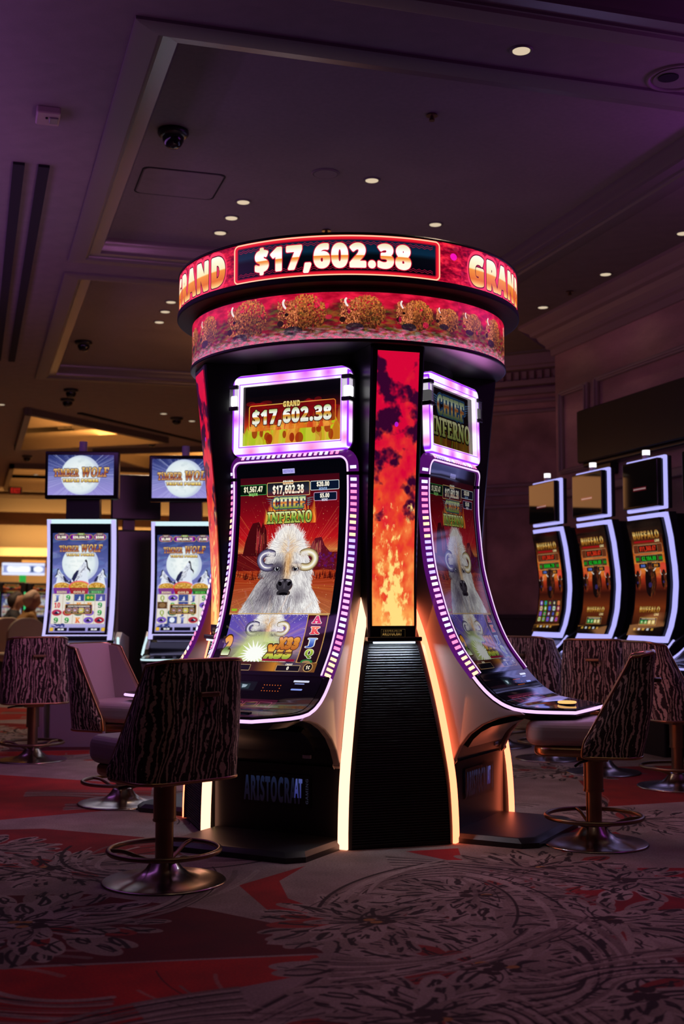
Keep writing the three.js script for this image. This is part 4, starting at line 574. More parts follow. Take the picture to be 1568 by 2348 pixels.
{
  const add = (v, l, ov, ol, i) => { const N = sheetN(l), T = sheetT(l), out = V3(ov, 0, 0).addScaledVector(T, ol), b = out.clone().multiplyScalar(.717).addScaledVector(N, -.697), nn = out.clone().multiplyScalar(.697).addScaledVector(N, .717), tt = new THREE.Vector3().crossVectors(nn, b); geoPod.segs.push([place(segGeo, sheet(v + ov * .0355, l + ol * .0355, -.0045), b, tt, nn), i]); };
  for (const s of [-1, 1]) for (let i = 0, l = .05; l < FL - .01; i++, l += .0325) if (Math.abs(l - .083) > .012) add(s * HW, l, s, 0, i);
  for (let i = 0; i < 19; i++) add(lerp(-HW + .05, HW - .05, i / 18), 0, 0, -1, i + 3);
}
geoPod.brackets = [-1, 1].map((s) => loft([.074, .092].map((l) => [[.0, .016], [.02, .016], [.058, -.022], [.058, -.044], [0, -.03]].map(([a, n]) => sheet(s * (HW + a), l, n)))));
// button deck
const deckLine = [[.955, .865, .392], [.985, .83, .393], [1.02, .795, .394], [1.06, .762, .394], [1.11, .732, .392], [1.16, .714, .388], [1.21, .705, .378], [1.27, .7, .35], [1.34, .697, .305], [1.4, .695, .262], [1.436, .694, .235]];
const deckAt = (t) => { const f = t * (deckLine.length - 1), i = Math.min(deckLine.length - 2, Math.floor(f)), k = f - i; return deckLine[i].map((a, j) => lerp(a, deckLine[i + 1][j], k)); };
const deckTan = (t) => { const a = deckAt(Math.max(0, t - .02)), b = deckAt(Math.min(1, t + .02)); return new THREE.Vector2(b[0] - a[0], b[1] - a[1]).normalize(); };
geoPod.deck = loft(Array.from({ length: 33 }, (_, i) => { const t = i / 32, [u, y, w] = deckAt(t), d = deckTan(t), q = (v, n) => V3(v, y + d.x * n, u - d.y * n - U0); return [q(-w, 0), q(w, 0), q(w + .003, -.012), q(w - .004, -.036), q(-w + .004, -.036), q(-w - .003, -.012)]; }), { crease: .5 });
geoPod.deckTop = grid((s, t) => { const k = .02 + (1 - t) * .96, [u, y, w] = deckAt(k), d = deckTan(k), v = lerp(-w + .03, w - .03, s); return V3(v, y + d.x * .002, u - d.y * .002 - U0); }, 6, 36);
{
  const ed = []; for (let i = 0; i <= 26; i++) { const t = i / 26, [u, y, w] = deckAt(t), d = deckTan(t); ed.push([w + .004, y - d.x * .018, u + d.y * .018, d]); }
  const tip = ed[26], path = [...ed.map(([w, y, u]) => V3(w, y, u - U0)), V3(.12, tip[1], tip[2] - U0 + .004), V3(0, tip[1], tip[2] - U0 + .005), V3(-.12, tip[1], tip[2] - U0 + .004), ...ed.slice().reverse().map(([w, y, u]) => V3(-w, y, u - U0))];
  geoPod.deckRim = new THREE.TubeGeometry(new THREE.CatmullRomCurve3(path, false, 'catmullrom', .2), 150, .0085, 8);
  geoPod.deckRimPath = path;
}
geoPod.deckUnder = loft([[.98, .80, .37], [1.06, .725, .37], [1.14, .685, .36], [1.22, .664, .335], [1.3, .657, .28]].map(([u, y, w]) => [V3(-w, y, u - U0), V3(w, y, u - U0), V3(w - .03, y - .03, u - U0), V3(-w + .03, y - .03, u - U0)]), { crease: .5 });
const inset = (d, n = 24) => Array.from({ length: n + 1 }, (_, i) => { const p = sheet(0, i / n * FL, -d); return [p.z + U0, p.y]; });
const arch = [[.80, .40], [.815, .43], [.85, .50], [.90, .56], [.97, .61], [1.05, .645], [1.13, .665], [1.2, .672]];
geoPod.body = acrossV([[.5, .02], [.80, .02], ...arch.map(([u, y]) => [u - .006, y]), [1.2, .69], [1.05, .73], ...inset(.045).reverse(), [.62, 2.02], [.62, 2.5], [.5, 2.5]].map(([u, y]) => [u - U0, y]), -.345, .345, .008);
geoPod.sides = [-1, 1].map((s) => { const pts = [...arch.map(([u, y]) => [u + .012, y - .004]), [1.17, .70], [1.06, .735], ...inset(.034).reverse().slice(0, 24), [.62, 1.99], [.46, 1.99], [.46, 1.62], ...Array.from({ length: 14 }, (_, i) => { const y = lerp(1.58, .41, i / 13); return [onStrip(y) - .004, y]; })].map(([u, y]) => [u - U0, y]); return acrossV(pts, s > 0 ? .345 : -.386, s > 0 ? .386 : -.345, .006); });
geoPod.base = acrossV([[.5, 0], [.806, 0], [.806, .40], [.5, .40]].map(([u, y]) => [u - U0, y]), -.386, .386, .006);
geoPod.strips = [-1, 1].map((s) => loft(Array.from({ length: 31 }, (_, i) => { const y = lerp(.004, 1.56, i / 30), u = onStrip(y), d = (onStrip(y + .02) - onStrip(Math.max(0, y - .02))) / .04, n = new THREE.Vector2(1, -d).normalize(); const q = (v, k) => V3(s * v, y + n.y * k, u + n.x * k - U0); return s > 0 ? [q(.388, 0), q(.44, 0), q(.44, -.016), q(.388, -.016)] : [q(.44, 0), q(.388, 0), q(.388, -.016), q(.44, -.016)]; }), { crease: .5 }));
geoPod.foot = loft([[0, .398, 1.262], [.026, .398, 1.262], [.047, .378, 1.238], [.05, .366, 1.225]].map(([y, w, u]) => { const c = .07; return [V3(-w, y, .70 - U0), V3(w, y, .70 - U0), V3(w, y, u - c - U0), V3(w - c, y, u - U0), V3(-w + c, y, u - U0), V3(-w, y, u - c - U0)].reverse(); }), { crease: .5 });
{
  const s = roundRect(.72, .44, .05); s.holes.push(roundRect(.64, .35, .014, THREE.Path));
  geoPod.topFrame = fitUV(new THREE.ExtrudeGeometry(s, { depth: .03, bevelEnabled: true, bevelThickness: .008, bevelSize: .008, bevelSegments: 3 }), -.36, .36, -.22, .22);
  geoPod.topHousing = new THREE.ExtrudeGeometry(roundRect(.745, .465, .06), { depth: .09, bevelEnabled: true, bevelThickness: .006, bevelSize: .006, bevelSegments: 2 }).translate(0, 0, -.098);
  const s2 = roundRect(.75, .47, .062); s2.holes.push(roundRect(.738, .458, .058, THREE.Path)); geoPod.topLine = new THREE.ExtrudeGeometry(s2, { depth: .008, bevelEnabled: false }).translate(0, 0, -.03);
}
const railMat = std({ color: lin(.05, .01, .08), emissive: lin(.22, .015, .34), emissiveIntensity: .36, roughness: .18 }), lineMat = glow(1.0, .72, 1.1, 1.0), lineMat2 = glow(1.1, .5, .85, 1.0);
const rimMats = [glow(1.0, .62, 1.2, 1.1), glow(.95, .4, 1.1, 1.1)];
const signMat = std({ color: lin(.05, .05, .07), emissive: lin(.03, .035, .07), roughness: .3 });
const texMaker = canvas(512, 200, (c, w, h) => { c.fillStyle = '#000'; c.fillRect(0, 0, w, h); word(c, 'ARISTOCRAT', w * .46, h * .5, w * .84, h * .8, { fill: [[0, '#2c3a64'], [.5, '#20203a'], [1, '#1c1424']], fat: 5 }); word(c, 'AT', w * .83, h * .42, w * .12, h * .6, { fill: [[0, '#7c8cf0'], [1, '#4a4ab0']], fat: 5 }); c.save(); c.translate(w * .95, h * .5); c.rotate(-Math.PI / 2); word(c, 'GAMING', 0, 0, h * .8, 20, { fill: '#3a3a52', fat: 1 }); c.restore(); });
const topFrameMat = lit(texFrameGlow, 1.05, { roughness: .35 });
function bisonMachine(turn, label, topMap, dim, stripHot, pink) {
  const d = V3(Math.sin(turn), 0, Math.cos(turn)), g = thing('slot_machine', label, 'slot machine', POD.clone().addScaledVector(d, U0).toArray(), turn, 'machines of the bison tower');
  obj('cabinet', geoPod.body, M.black, g); obj('screen_housing', geoPod.slab, M.blackGloss, g);
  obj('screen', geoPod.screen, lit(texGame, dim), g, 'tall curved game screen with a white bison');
  obj('screen_frame', geoPod.rail, railMat, g, 'violet glowing screen frame'); obj('edge_light', geoPod.line, lineMat, g);
  geoPod.segs.forEach(([geo, i], k) => obj('led_segment', geo, segColors[(Math.floor(i / 4 + (k > 70 ? 2 : 0)) * 5 + (i % 7 === 3 ? 1 : 0)) % 6], g));
  geoPod.brackets.forEach((b) => obj('frame_bracket', b, M.softBlack, g));
  geoPod.sides.forEach((b) => obj('side_panel', b, M.champagne, g, 'champagne coloured side panel'));
  obj('base_cabinet', geoPod.base, M.softBlack, g);
  const dk = obj('button_deck', geoPod.deck, M.blackGloss, g); obj('deck_display', geoPod.deckTop, lit(texDeck, .9), dk); obj('deck_light', geoPod.deckRim, rimMats[0], dk); obj('deck_bracket', geoPod.deckUnder, M.softBlack, dk);
  const bt = obj('spin_button', cyl(.042, .045, .014, -.02, .705, 1.32 - U0, 32), M.blackGloss, dk); obj('button_ring_light', new THREE.TorusGeometry(.044, .006, 8, 36).rotateX(Math.PI / 2).translate(-.02, .712, 1.32 - U0), glow(1.2, .62, .2, 1), dk);
  obj('deck_button', rbox(.05, .01, .03, .004, .12, .703, 1.29 - U0), M.blackGloss, dk);
  const strips = geoPod.strips.map((s, i) => obj('light_strip', s, stripHot[i][0], g, 'cream glowing edge strip'));
  obj('foot_plate', geoPod.foot, M.black, g);
  obj('glowing_maker_plaque', new THREE.PlaneGeometry(.42, .165).translate(0, .27, .815 - U0), lit(texMaker, .32, { roughness: .35 }), g);  // maker lettering made to glow faintly, though it is no lamp
  obj('belly_door', loft([[.845, .475], [.875, .52], [.92, .56], [.98, .592]].map(([u, y]) => [V3(-.25, y - .004, u + .004 - U0), V3(.25, y - .004, u + .004 - U0), V3(.25, y + .01, u - .02 - U0), V3(-.25, y + .01, u - .02 - U0)])), M.softBlack, g);
  const lock = obj('door_lock', rbox(.05, .02, .012, .004, .2, .45, .835 - U0), M.silver, g);
  // top display
  const y = 2.268, z = .65 - U0, put = (q) => q.clone().rotateX(-.02).translate(0, y, z);
  obj('top_housing', put(geoPod.topHousing), M.softBlack, g);
  const tf = obj('top_frame_light', put(geoPod.topFrame), topFrameMat, g, 'white and pink glowing frame'); obj('top_edge_light', put(geoPod.topLine), glow(.5, .06, .75, 1), tf);
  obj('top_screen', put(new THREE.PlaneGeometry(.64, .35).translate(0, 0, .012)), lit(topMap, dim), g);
  for (const s of [-1, 1]) { const cl = obj('candle_lamp', put(rbox(.052, .105, .06, .006, s * .355, .105, .022)), phy({ color: lin(.75, .75, .8), transmission: .92, thickness: 0, roughness: .12 }), g); obj('candle_bulb_light', put(rbox(.04, .06, .05, .008, s * .355, .088, .022)), glow(1, .97, .94, dim > .8 ? 2.2 : .12), cl); for (const k of [-1, 1]) obj('candle_cap', put(rbox(.056, .022, .064, .005, s * .355, .105 + k * .06, .022)), M.softBlack, cl); }
  // lights that go with the glowing parts
  const W = (v, yy, u) => V3(v, yy, u - U0).applyAxisAngle(V3(0, 1, 0), turn).add(g.position);
  stripHot.forEach(([, col, k], i) => { const s = i ? 1 : -1; for (const [y0, y1] of [[.03, .75], [.75, 1.45]]) { const ym = (y0 + y1) / 2, u = onStrip(ym); const l = rectLight('strip_light', col, k * STRIP_POWER, .05, y1 - y0, W(s * .414, ym, u + .012), W(s * .414, ym + (onStrip(y0) - onStrip(y1)) / (y1 - y0) * -1, u + 1.012)); } });
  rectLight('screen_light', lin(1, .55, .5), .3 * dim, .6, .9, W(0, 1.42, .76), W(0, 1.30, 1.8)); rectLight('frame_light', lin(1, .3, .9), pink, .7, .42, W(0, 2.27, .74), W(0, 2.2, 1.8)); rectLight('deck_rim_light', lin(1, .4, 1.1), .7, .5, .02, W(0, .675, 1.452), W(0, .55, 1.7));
  return g;
}
const creamHot = glow(2.8, 1.2, .74, 1.0), amberHot = glow(4.2, .74, .34, 1.0);
const L1 = lin(1, .60, .25), L2 = lin(1, .26, .08);
bisonMachine(-Math.PI / 4, 'curved bison slot machine with the jackpot amount on its top screen', texFireTop, 1.0, [[creamHot, L1, .8], [creamHot, L1, .8]], 2);
bisonMachine(Math.PI / 4, 'curved bison slot machine with the flame title top screen, red lit side panel', texLogoTop, .32, [[amberHot, L2, .8], [amberHot, L2, .8]], 8);  // screens set dimmer to imitate their darkening at an oblique view
bisonMachine(-3 * Math.PI / 4, 'rear bison slot machine whose side lights show past the fire column, facing the wolf machines', texFireTop, .9, [[amberHot, L2, .8], [amberHot, L2, .8]], 17);
bisonMachine(3 * Math.PI / 4, 'rear bison slot machine hidden behind the tower, facing the panelled corner', texLogoTop, .9, [[amberHot, L2, .8], [creamHot, L1, .8]], 3);
// the tower in the middle with its columns and two drums
{
  const t = thing('sign_tower', 'tall central tower with fire columns and two round jackpot drum screens', 'sign', POD.toArray());
  obj('core', [cyl(.46, .46, 2.6, 0, 1.3, 0, 24), cyl(.62, .62, .6, 0, 2.3, 0, 48)], M.black, t);
  const colR = [[1.06, .79], [1.116, .79], [1.3, .787], [1.537, .797], [1.8, .815], [2.108, .846], [2.35, .87], [2.56, .893]];
  const ridge = [];
  for (let i = 0; i < 78; i++) { const y = .02 + i * .0131, u = onStrip(y), w = (u - .44) * Math.SQRT1_2 * .94 - .01 - .02 * (y / 1.04), r = (u + .44) * Math.SQRT1_2 - .012; ridge.push(box(2 * w, .0066, .0066).rotateX(Math.PI / 4).translate(0, y, r + .001)); }
  const ridgeGeo = merge(ridge);
  const backGeo = loft(Array.from({ length: 21 }, (_, i) => { const y = i / 20 * 1.56, u = onStrip(y), w = (u - .44) * Math.SQRT1_2, r = (u + .44) * Math.SQRT1_2 - .02; return [V3(-w, y, r - .004), V3(w, y, r - .004), V3(w * .9, y, r - .12), V3(-w * .9, y, r - .12)]; }));
  const finGeo = [-1, 1].map((s) => loft(Array.from({ length: 15 }, (_, i) => { const y = i / 14 * 1.03 + .005, u = onStrip(y), w0 = (u - .44) * Math.SQRT1_2, w1 = w0 * .94 - .01 - .02 * (y / 1.04), r = (u + .44) * Math.SQRT1_2; const a = [V3(s * w1, y, r - .003), V3(s * w0, y, r - .016), V3(s * w0, y, r - .03), V3(s * w1, y, r - .03)]; return s > 0 ? a : a.reverse(); })));
  const houseGeo = loft(Array.from({ length: 25 }, (_, i) => { const y = lerp(1.045, 2.58, i / 24), r = interp(colR, y), w = lerp(.135, .15, i / 24); return [V3(-w, y, r - .012), V3(-w + .01, y, r - .002), V3(w - .01, y, r - .002), V3(w, y, r - .012), V3(w + .04, y, .4), V3(-w - .04, y, .4)]; }), { crease: .4 });
  const ledGeo = grid((s, v) => { const y = lerp(1.116, 2.55, v); return V3(lerp(-.115, .117, s), y, interp(colR, y) + .001); }, 2, 30);
  const colMat = lit(texColumn, 1.0, { roughness: .3 }), plaqueTex = canvas(256, 64, (c, w, h) => { c.fillStyle = '#020202'; c.fillRect(0, 0, w, h); c.strokeStyle = '#5a4420'; c.lineWidth = 3; c.strokeRect(3, 3, w - 6, h - 6); word(c, 'ARISTOCRAT', w * .46, h * .5, w * .8, h * .7, { fill: [[0, '#8a6a34'], [.4, '#34281a'], [.7, '#c89a50'], [1, '#2a2014']], fat: 4 }); }), plaqueMat = lit(plaqueTex, .7, { roughness: .3 }), barMat = glow(.85, .95, 1.15, 1.1);
  for (let k = 0; k < 4; k++) {
    const c = new THREE.Group(); c.name = 'fire_column'; c.rotation.y = k * Math.PI / 2; t.add(c);
    obj('column_housing', houseGeo, M.softBlack, c); obj('column_screen', ledGeo, colMat, c, 'red and orange flame screen'); obj('back_panel', backGeo, M.softBlack, c);
    const rg_ = obj('ridged_panel', ridgeGeo, M.blackMatte, c); rg_.userData.kind = 'stuff'; finGeo.forEach((f) => obj('fin', f, M.softBlack, c));
    obj('glowing_maker_plaque', new THREE.PlaneGeometry(.135, .045).translate(0, 1.078, .7915), plaqueMat, c); obj('ledge', rbox(.30, .024, .075, .006, 0, 1.047, .788), M.softBlack, c); obj('bar_light', rbox(.23, .012, .018, .003, 0, 1.03, .808), barMat, c);  // maker plaque print given a glow of its own
    const a = k * Math.PI / 2, W = (x, y, r) => V3(x * Math.cos(a) + r * Math.sin(a), y, -x * Math.sin(a) + r * Math.cos(a)).add(POD);
    rectLight('bar_light', lin(.8, .93, 1.1), 150, .23, .014, W(0, 1.021, .815), W(0, .6, .78)); rectLight('column_light', lin(1, .3, .12), .4, .2, 1.2, W(0, 1.8, .86), W(0, 1.75, 2));
  }
  // drums
  const drum = (r, y0, y1, map, k) => { const g = new THREE.CylinderGeometry(r, r, y1 - y0, 120, 1, true).translate(0, (y0 + y1) / 2, 0), p = g.attributes.position, u = g.attributes.uv; for (let i = 0; i < p.count; i++) u.setX(i, u.getX(i) * 3); return [g, lit(map, k, { roughness: .35 })]; };
  const view = Math.atan2(-POD.x, -POD.z);                         // towards the camera
  const put = (name, r, y0, y1, map, k, off) => { const [g, m] = drum(r, y0, y1, map, k), o = obj(name, g, m, t); o.rotation.y = view + off; return o; };
  const degToTurn = (deg) => deg * Math.PI / 180;
  put('drum_screen', 1.0, 2.915, 3.13, texRing, 1.15, degToTurn(-83)); put('herd_screen', .922, 2.602, 2.85, texHerd, 1.0, degToTurn(-80));
  obj('drum_cap', [lathe([[0, 3.142], [1.004, 3.142], [1.006, 3.13], [.99, 3.128]], 120)], M.softBlack, t);
  obj('drum_lip', lathe([[.995, 2.917], [1.008, 2.915], [1.01, 2.888], [1.0, 2.884], [.9, 2.884]], 120), M.blackMatte, t); obj('drum_neck', lathe([[.985, 3.13], [.985, 2.886], [.905, 2.884], [.905, 2.605]], 120), M.black, t);
  obj('herd_lip', lathe([[.918, 2.604], [.93, 2.602], [.931, 2.588], [.922, 2.582], [.3, 2.582]], 120), M.underside, t);
}
// ------------------------------------------------------------------ swivel stools
const geoChair = {};
{
  const R = .11, hw = .248, zr = -.25, zf = .04, path = [];          // plan of the shell: front tip, round the back, to the other tip
  for (let i = 0; i < 12; i++) path.push([-hw, lerp(zf, zr + R, i / 12)]);
  for (let i = 0; i <= 7; i++) { const a = Math.PI + i / 7 * Math.PI / 2; path.push([-hw + R + Math.cos(a) * R, zr + R + Math.sin(a) * R]); }
  for (let i = 1; i < 6; i++) path.push([lerp(-hw + R, hw - R, i / 6), zr]);
  for (let i = 0; i <= 7; i++) { const a = 1.5 * Math.PI + i / 7 * Math.PI / 2; path.push([hw - R + Math.cos(a) * R, zr + R + Math.sin(a) * R]); }
  for (let i = 11; i >= 0; i--) path.push([hw, lerp(zf, zr + R, i / 12)]);
  const n = path.length, topAt = (z) => z > zr + R ? lerp(.962, .545, Math.pow((zr + R - z) / (zr + R - zf), .96)) : lerp(.985, .962, clamp((z - zr) / R, 0, 1)), botAt = (z) => .465 + Math.max(0, z - .04) * .38;
  const len = [0]; for (let i = 1; i < n; i++) len.push(len[i - 1] + Math.hypot(path[i][0] - path[i - 1][0], path[i][1] - path[i - 1][1]));
  const nrm = path.map((p, i) => { const a = path[Math.max(0, i - 1)], b = path[Math.min(n - 1, i + 1)], l = Math.hypot(b[0] - a[0], b[1] - a[1]); return [(b[1] - a[1]) / -l * -1, (b[0] - a[0]) / l * -1]; });   // outward
  const P = (i, t, off) => { const [x, z] = path[i], y = lerp(botAt(z), topAt(z), t), bulge = .018 * Math.sin(Math.PI * t), s = off < 0 ? off : off + bulge; const nx = -nrm[i][0], nz = nrm[i][1]; const sg = Math.sign(x * nx + (z + .05) * nz) || 1; const taper = x * (.94 + .12 * (1 - (y - .46) / .52)); return V3(taper + sg * nx * s, y, z + sg * nz * s - (y - .46) * .13); };
  const sheetGeo = (off, flip) => { const g = grid((s, t) => { const f = s * (n - 1), i = Math.min(n - 2, Math.floor(f)); return P(i, t, off).lerp(P(i + 1, t, off), f - i); }, n - 1, 14), u = g.attributes.uv; for (let k = 0; k < u.count; k++) u.setXY(k, len[Math.round(u.getX(k) * (n - 1))] / 1.2, u.getY(k) * .86); if (flip) { const ix = g.index.array; for (let k = 0; k < ix.length; k += 3) [ix[k], ix[k + 1]] = [ix[k + 1], ix[k]]; g.computeVertexNormals(); } return g; };
  geoChair.outer = sheetGeo(0, true); geoChair.inner = sheetGeo(-.042, false);
  const rim = (t) => path.map((_, i) => { const a = P(i, t, 0), b = P(i, t, -.042); return [a, b]; });
  geoChair.edge = merge([1, 0].map((t) => loft(rim(t), { closed: false })).concat([0, n - 1].map((i) => loft(Array.from({ length: 9 }, (_, k) => [P(i, k / 8, 0), P(i, k / 8, -.042)]), { closed: false }))));
  const loop = (t) => path.map((_, i) => P(i, t, -.004)); const low = loop(0), top = loop(1);
  geoChair.welt = tube([...top, ...low.slice().reverse()], .0085, 160, true, 7);
  geoChair.handle = [rbox(.1, .022, .03, .006, 0, .84, -.335), box(.012, .02, .04, -.038, .84, -.315), box(.012, .02, .04, .038, .84, -.315)];
}
const cushionShape = (w, h, d, r, y, z) => { const s = roundRect(w, d, .1); return new THREE.ExtrudeGeometry(s, { depth: h - 2 * r, bevelEnabled: true, bevelThickness: r, bevelSize: r, bevelOffset: -r, bevelSegments: 5, curveSegments: 8 }).rotateX(-Math.PI / 2).translate(0, y + r, z); };
function makeChair(label, pos, turn, group) {
  const t = thing('swivel_stool', label, 'stool', pos, turn, group);
  const bk = obj('back_shell', geoChair.outer, M.cloth, t, 'brown cloth with pale ragged streaks'); obj('shell_edge', geoChair.edge, M.welt, bk); obj('welt', geoChair.welt, M.brass, bk); obj('pull_handle', geoChair.handle, M.bronze, bk);
  obj('back_cushion', geoChair.inner, M.leather, t, 'taupe leather lining');
  const sc = obj('seat_cushion', cushionShape(.47, .125, .56, .045, .512, .05), M.leather, t, 'taupe leather seat'); obj('seat_seam', tube([V3(-.2, .62, .05), V3(0, .637, .052), V3(.2, .62, .05)], .003, 20), M.welt, sc);
  obj('seat_pan', cushionShape(.44, .052, .5, .02, .46, .04), M.brass, t); obj('swivel_plate', rbox(.16, .03, .16, .008, 0, .44, 0), M.bronze, t); obj('lever', [tube([V3(.06, .43, .02), V3(.14, .425, .06), V3(.19, .415, .08)], .007, 12)], M.softBlack, t);
  obj('sleeve', [cyl(.05, .05, .17, 0, .355, 0, 32), cyl(.053, .053, .012, 0, .272, 0, 32)], M.bronze, t); obj('pole', cyl(.04, .04, .24, 0, .18, 0, 32), M.bronze, t);
  const fr = obj('foot_ring', new THREE.TorusGeometry(.245, .0115, 10, 56).rotateX(Math.PI / 2).translate(0, .14, 0), M.bronze, t);
  for (let k = 0; k < 3; k++) { const a = k * 2.0944 + .6, c = Math.cos(a), s = Math.sin(a); obj('ring_strut', tube([V3(c * .04, .085, s * .04), V3(c * .1, .105, s * .1), V3(c * .18, .135, s * .18), V3(c * .243, .14, s * .243)], .0095, 16), M.bronze, fr); }
  obj('base_disc', lathe([[0, 0], [.272, 0], [.275, .005], [.268, .011], [.22, .015], [.16, .022], [.11, .038], [.08, .062], [.06, .09], [.05, .1], [0, .1]], 64), M.baseMetal, t);
  return t;
}
const D = Math.PI / 180;
const stool0 = makeChair('zebra-cloth swivel stool with its whole streaked back turned, before the jackpot machine', [.847, 0, -5.469], -156 * D, 'stools round the bison tower');
dup(stool0, [3.10, 0, -5.70], -121 * D, 'zebra-cloth swivel stool drawn up to the flame title machine, seat in pink light', 'stools round the bison tower');
dup(stool0, [.93, 0, -7.72], 46 * D, 'swivel stool turned to the rear bison machine, its pink lit leather lining showing', 'stools round the bison tower');
dup(stool0, [3.25, 0, -7.95], -45 * D, 'swivel stool behind the tower facing the rear machine', 'stools round the bison tower');
dup(stool0, [.50, 0, -10.12], 184 * D, 'dim swivel stool in front of the first wolf machine', 'stools at the wolf machines');
for (const [x, z, a, t] of [[4.5, -9.0, 112, 'swivel stool at the third buffalo machine, half behind its neighbour'], [4.5, -8.12, 140, 'swivel stool turned with its whole streaked back showing before the buffalo machines'], [4.62, -7.32, 88, 'swivel stool at the fifth buffalo machine, behind the pink lit stool'], [4.5, -9.95, 95, 'swivel stool at the second buffalo machine'], [4.45, -10.85, 90, 'swivel stool at the first buffalo machine']]) dup(stool0, [x, 0, z], a * D, t, 'stools at the buffalo machines');

// ------------------------------------------------------------------ curved cabinet machines along the walls
const cProf = [[2.0, 0], [1.93, -.018], [1.8, -.046], [1.55, -.078], [1.407, -.085], [1.2, -.066], [1.06, -.03], [.98, .004], [.935, .028]];   // height, out
const cRev = cProf.slice().reverse();
let cTilt = 0;
const cAt = (y) => interp(cRev, y) + (2.0 - y) * cTilt;
function curvedBar(w0, w1, z0, z1, ya = 2.0, yb = .935, n = 26) { return loft(Array.from({ length: n + 1 }, (_, i) => { const y = lerp(ya, yb, i / n), z = cAt(y); return [V3(w0, y, z + z0), V3(w1, y, z + z0), V3(w1, y, z + z1), V3(w0, y, z + z1)].reverse(); }), { crease: .4 }); }
const makeGeoC = (tilt) => { cTilt = tilt; return {
  slab: curvedBar(-.268, .268, .0, .05, 1.962, .982), screen: grid((s, t) => { const y = lerp(.982, 1.962, t); return V3(lerp(-.268, .268, s), y, cAt(y) + .051); }, 3, 30),
  sideL: curvedBar(-.305, -.266, -.02, .008), sideR: curvedBar(.266, .305, -.02, .008), back: curvedBar(-.312, .312, -.09, -.021, 2.008, .93),
  top: loft([-.305, .305].map((x) => [V3(x, 1.952, cAt(1.952) + .008), V3(x, 2.004, .008), V3(x, 2.004, -.02), V3(x, 1.952, cAt(1.952) - .02)])), bottom: loft([-.305, .305].map((x) => [V3(x, .93, .038), V3(x, .985, cAt(.985) + .008), V3(x, .985, cAt(.985) - .02), V3(x, .93, .0)])),
  body: acrossV([[-.09, 2.0], [-.42, 2.0], [-.55, 1.5], [-.55, 0], [.02, 0], [.02, .66], [.12, .70], [.10, .8], [-.02, .93], [-.09, 1.0], [-.17, 1.4], [-.14, 1.8]].map(([u, y]) => [u, y]), -.25, .25, .012),
  deck: loft([[-.02, .925, .33], [.06, .86, .34], [.14, .81, .34], [.24, .785, .34], [.36, .775, .33], [.40, .773, .30]].map(([z, y, w]) => [V3(-w, y, z), V3(-w, y - .05, z - .01), V3(w, y - .05, z - .01), V3(w, y, z)]), { crease: .6 }),
  deckBars: [-1, 1].map((s) => tube([V3(s * .335, .95, -.03), V3(s * .348, .865, .06), V3(s * .348, .80, .16)], .012, 20)), rim: tube([V3(-.335, .765, .30), V3(-.31, .762, .395), V3(0, .76, .408), V3(.31, .762, .395), V3(.335, .765, .30)], .008, 50),
  wings: [-1, 1].map((s) => acrossV([[-.5, .05], [-.02, .05], [.08, .66], [.2, .74], [-.02, .94], [-.12, 1.0], [-.5, .95]], s > 0 ? .3 : -.36, s > 0 ? .36 : -.3, .01)),
  pads: Array.from({ length: 5 }, (_, i) => rbox(.07, .008, .05, .004, -.2 + i * .1, .795, .25)),
}; };
const geoB = makeGeoC(0), geoT = makeGeoC(.1);
const T_TOP = glow(.66, .9, .95, 1), T_SIDE = glow(.60, .55, 1.0, 1), B_FRAME = glow(.46, .44, 1.0, 1.05);
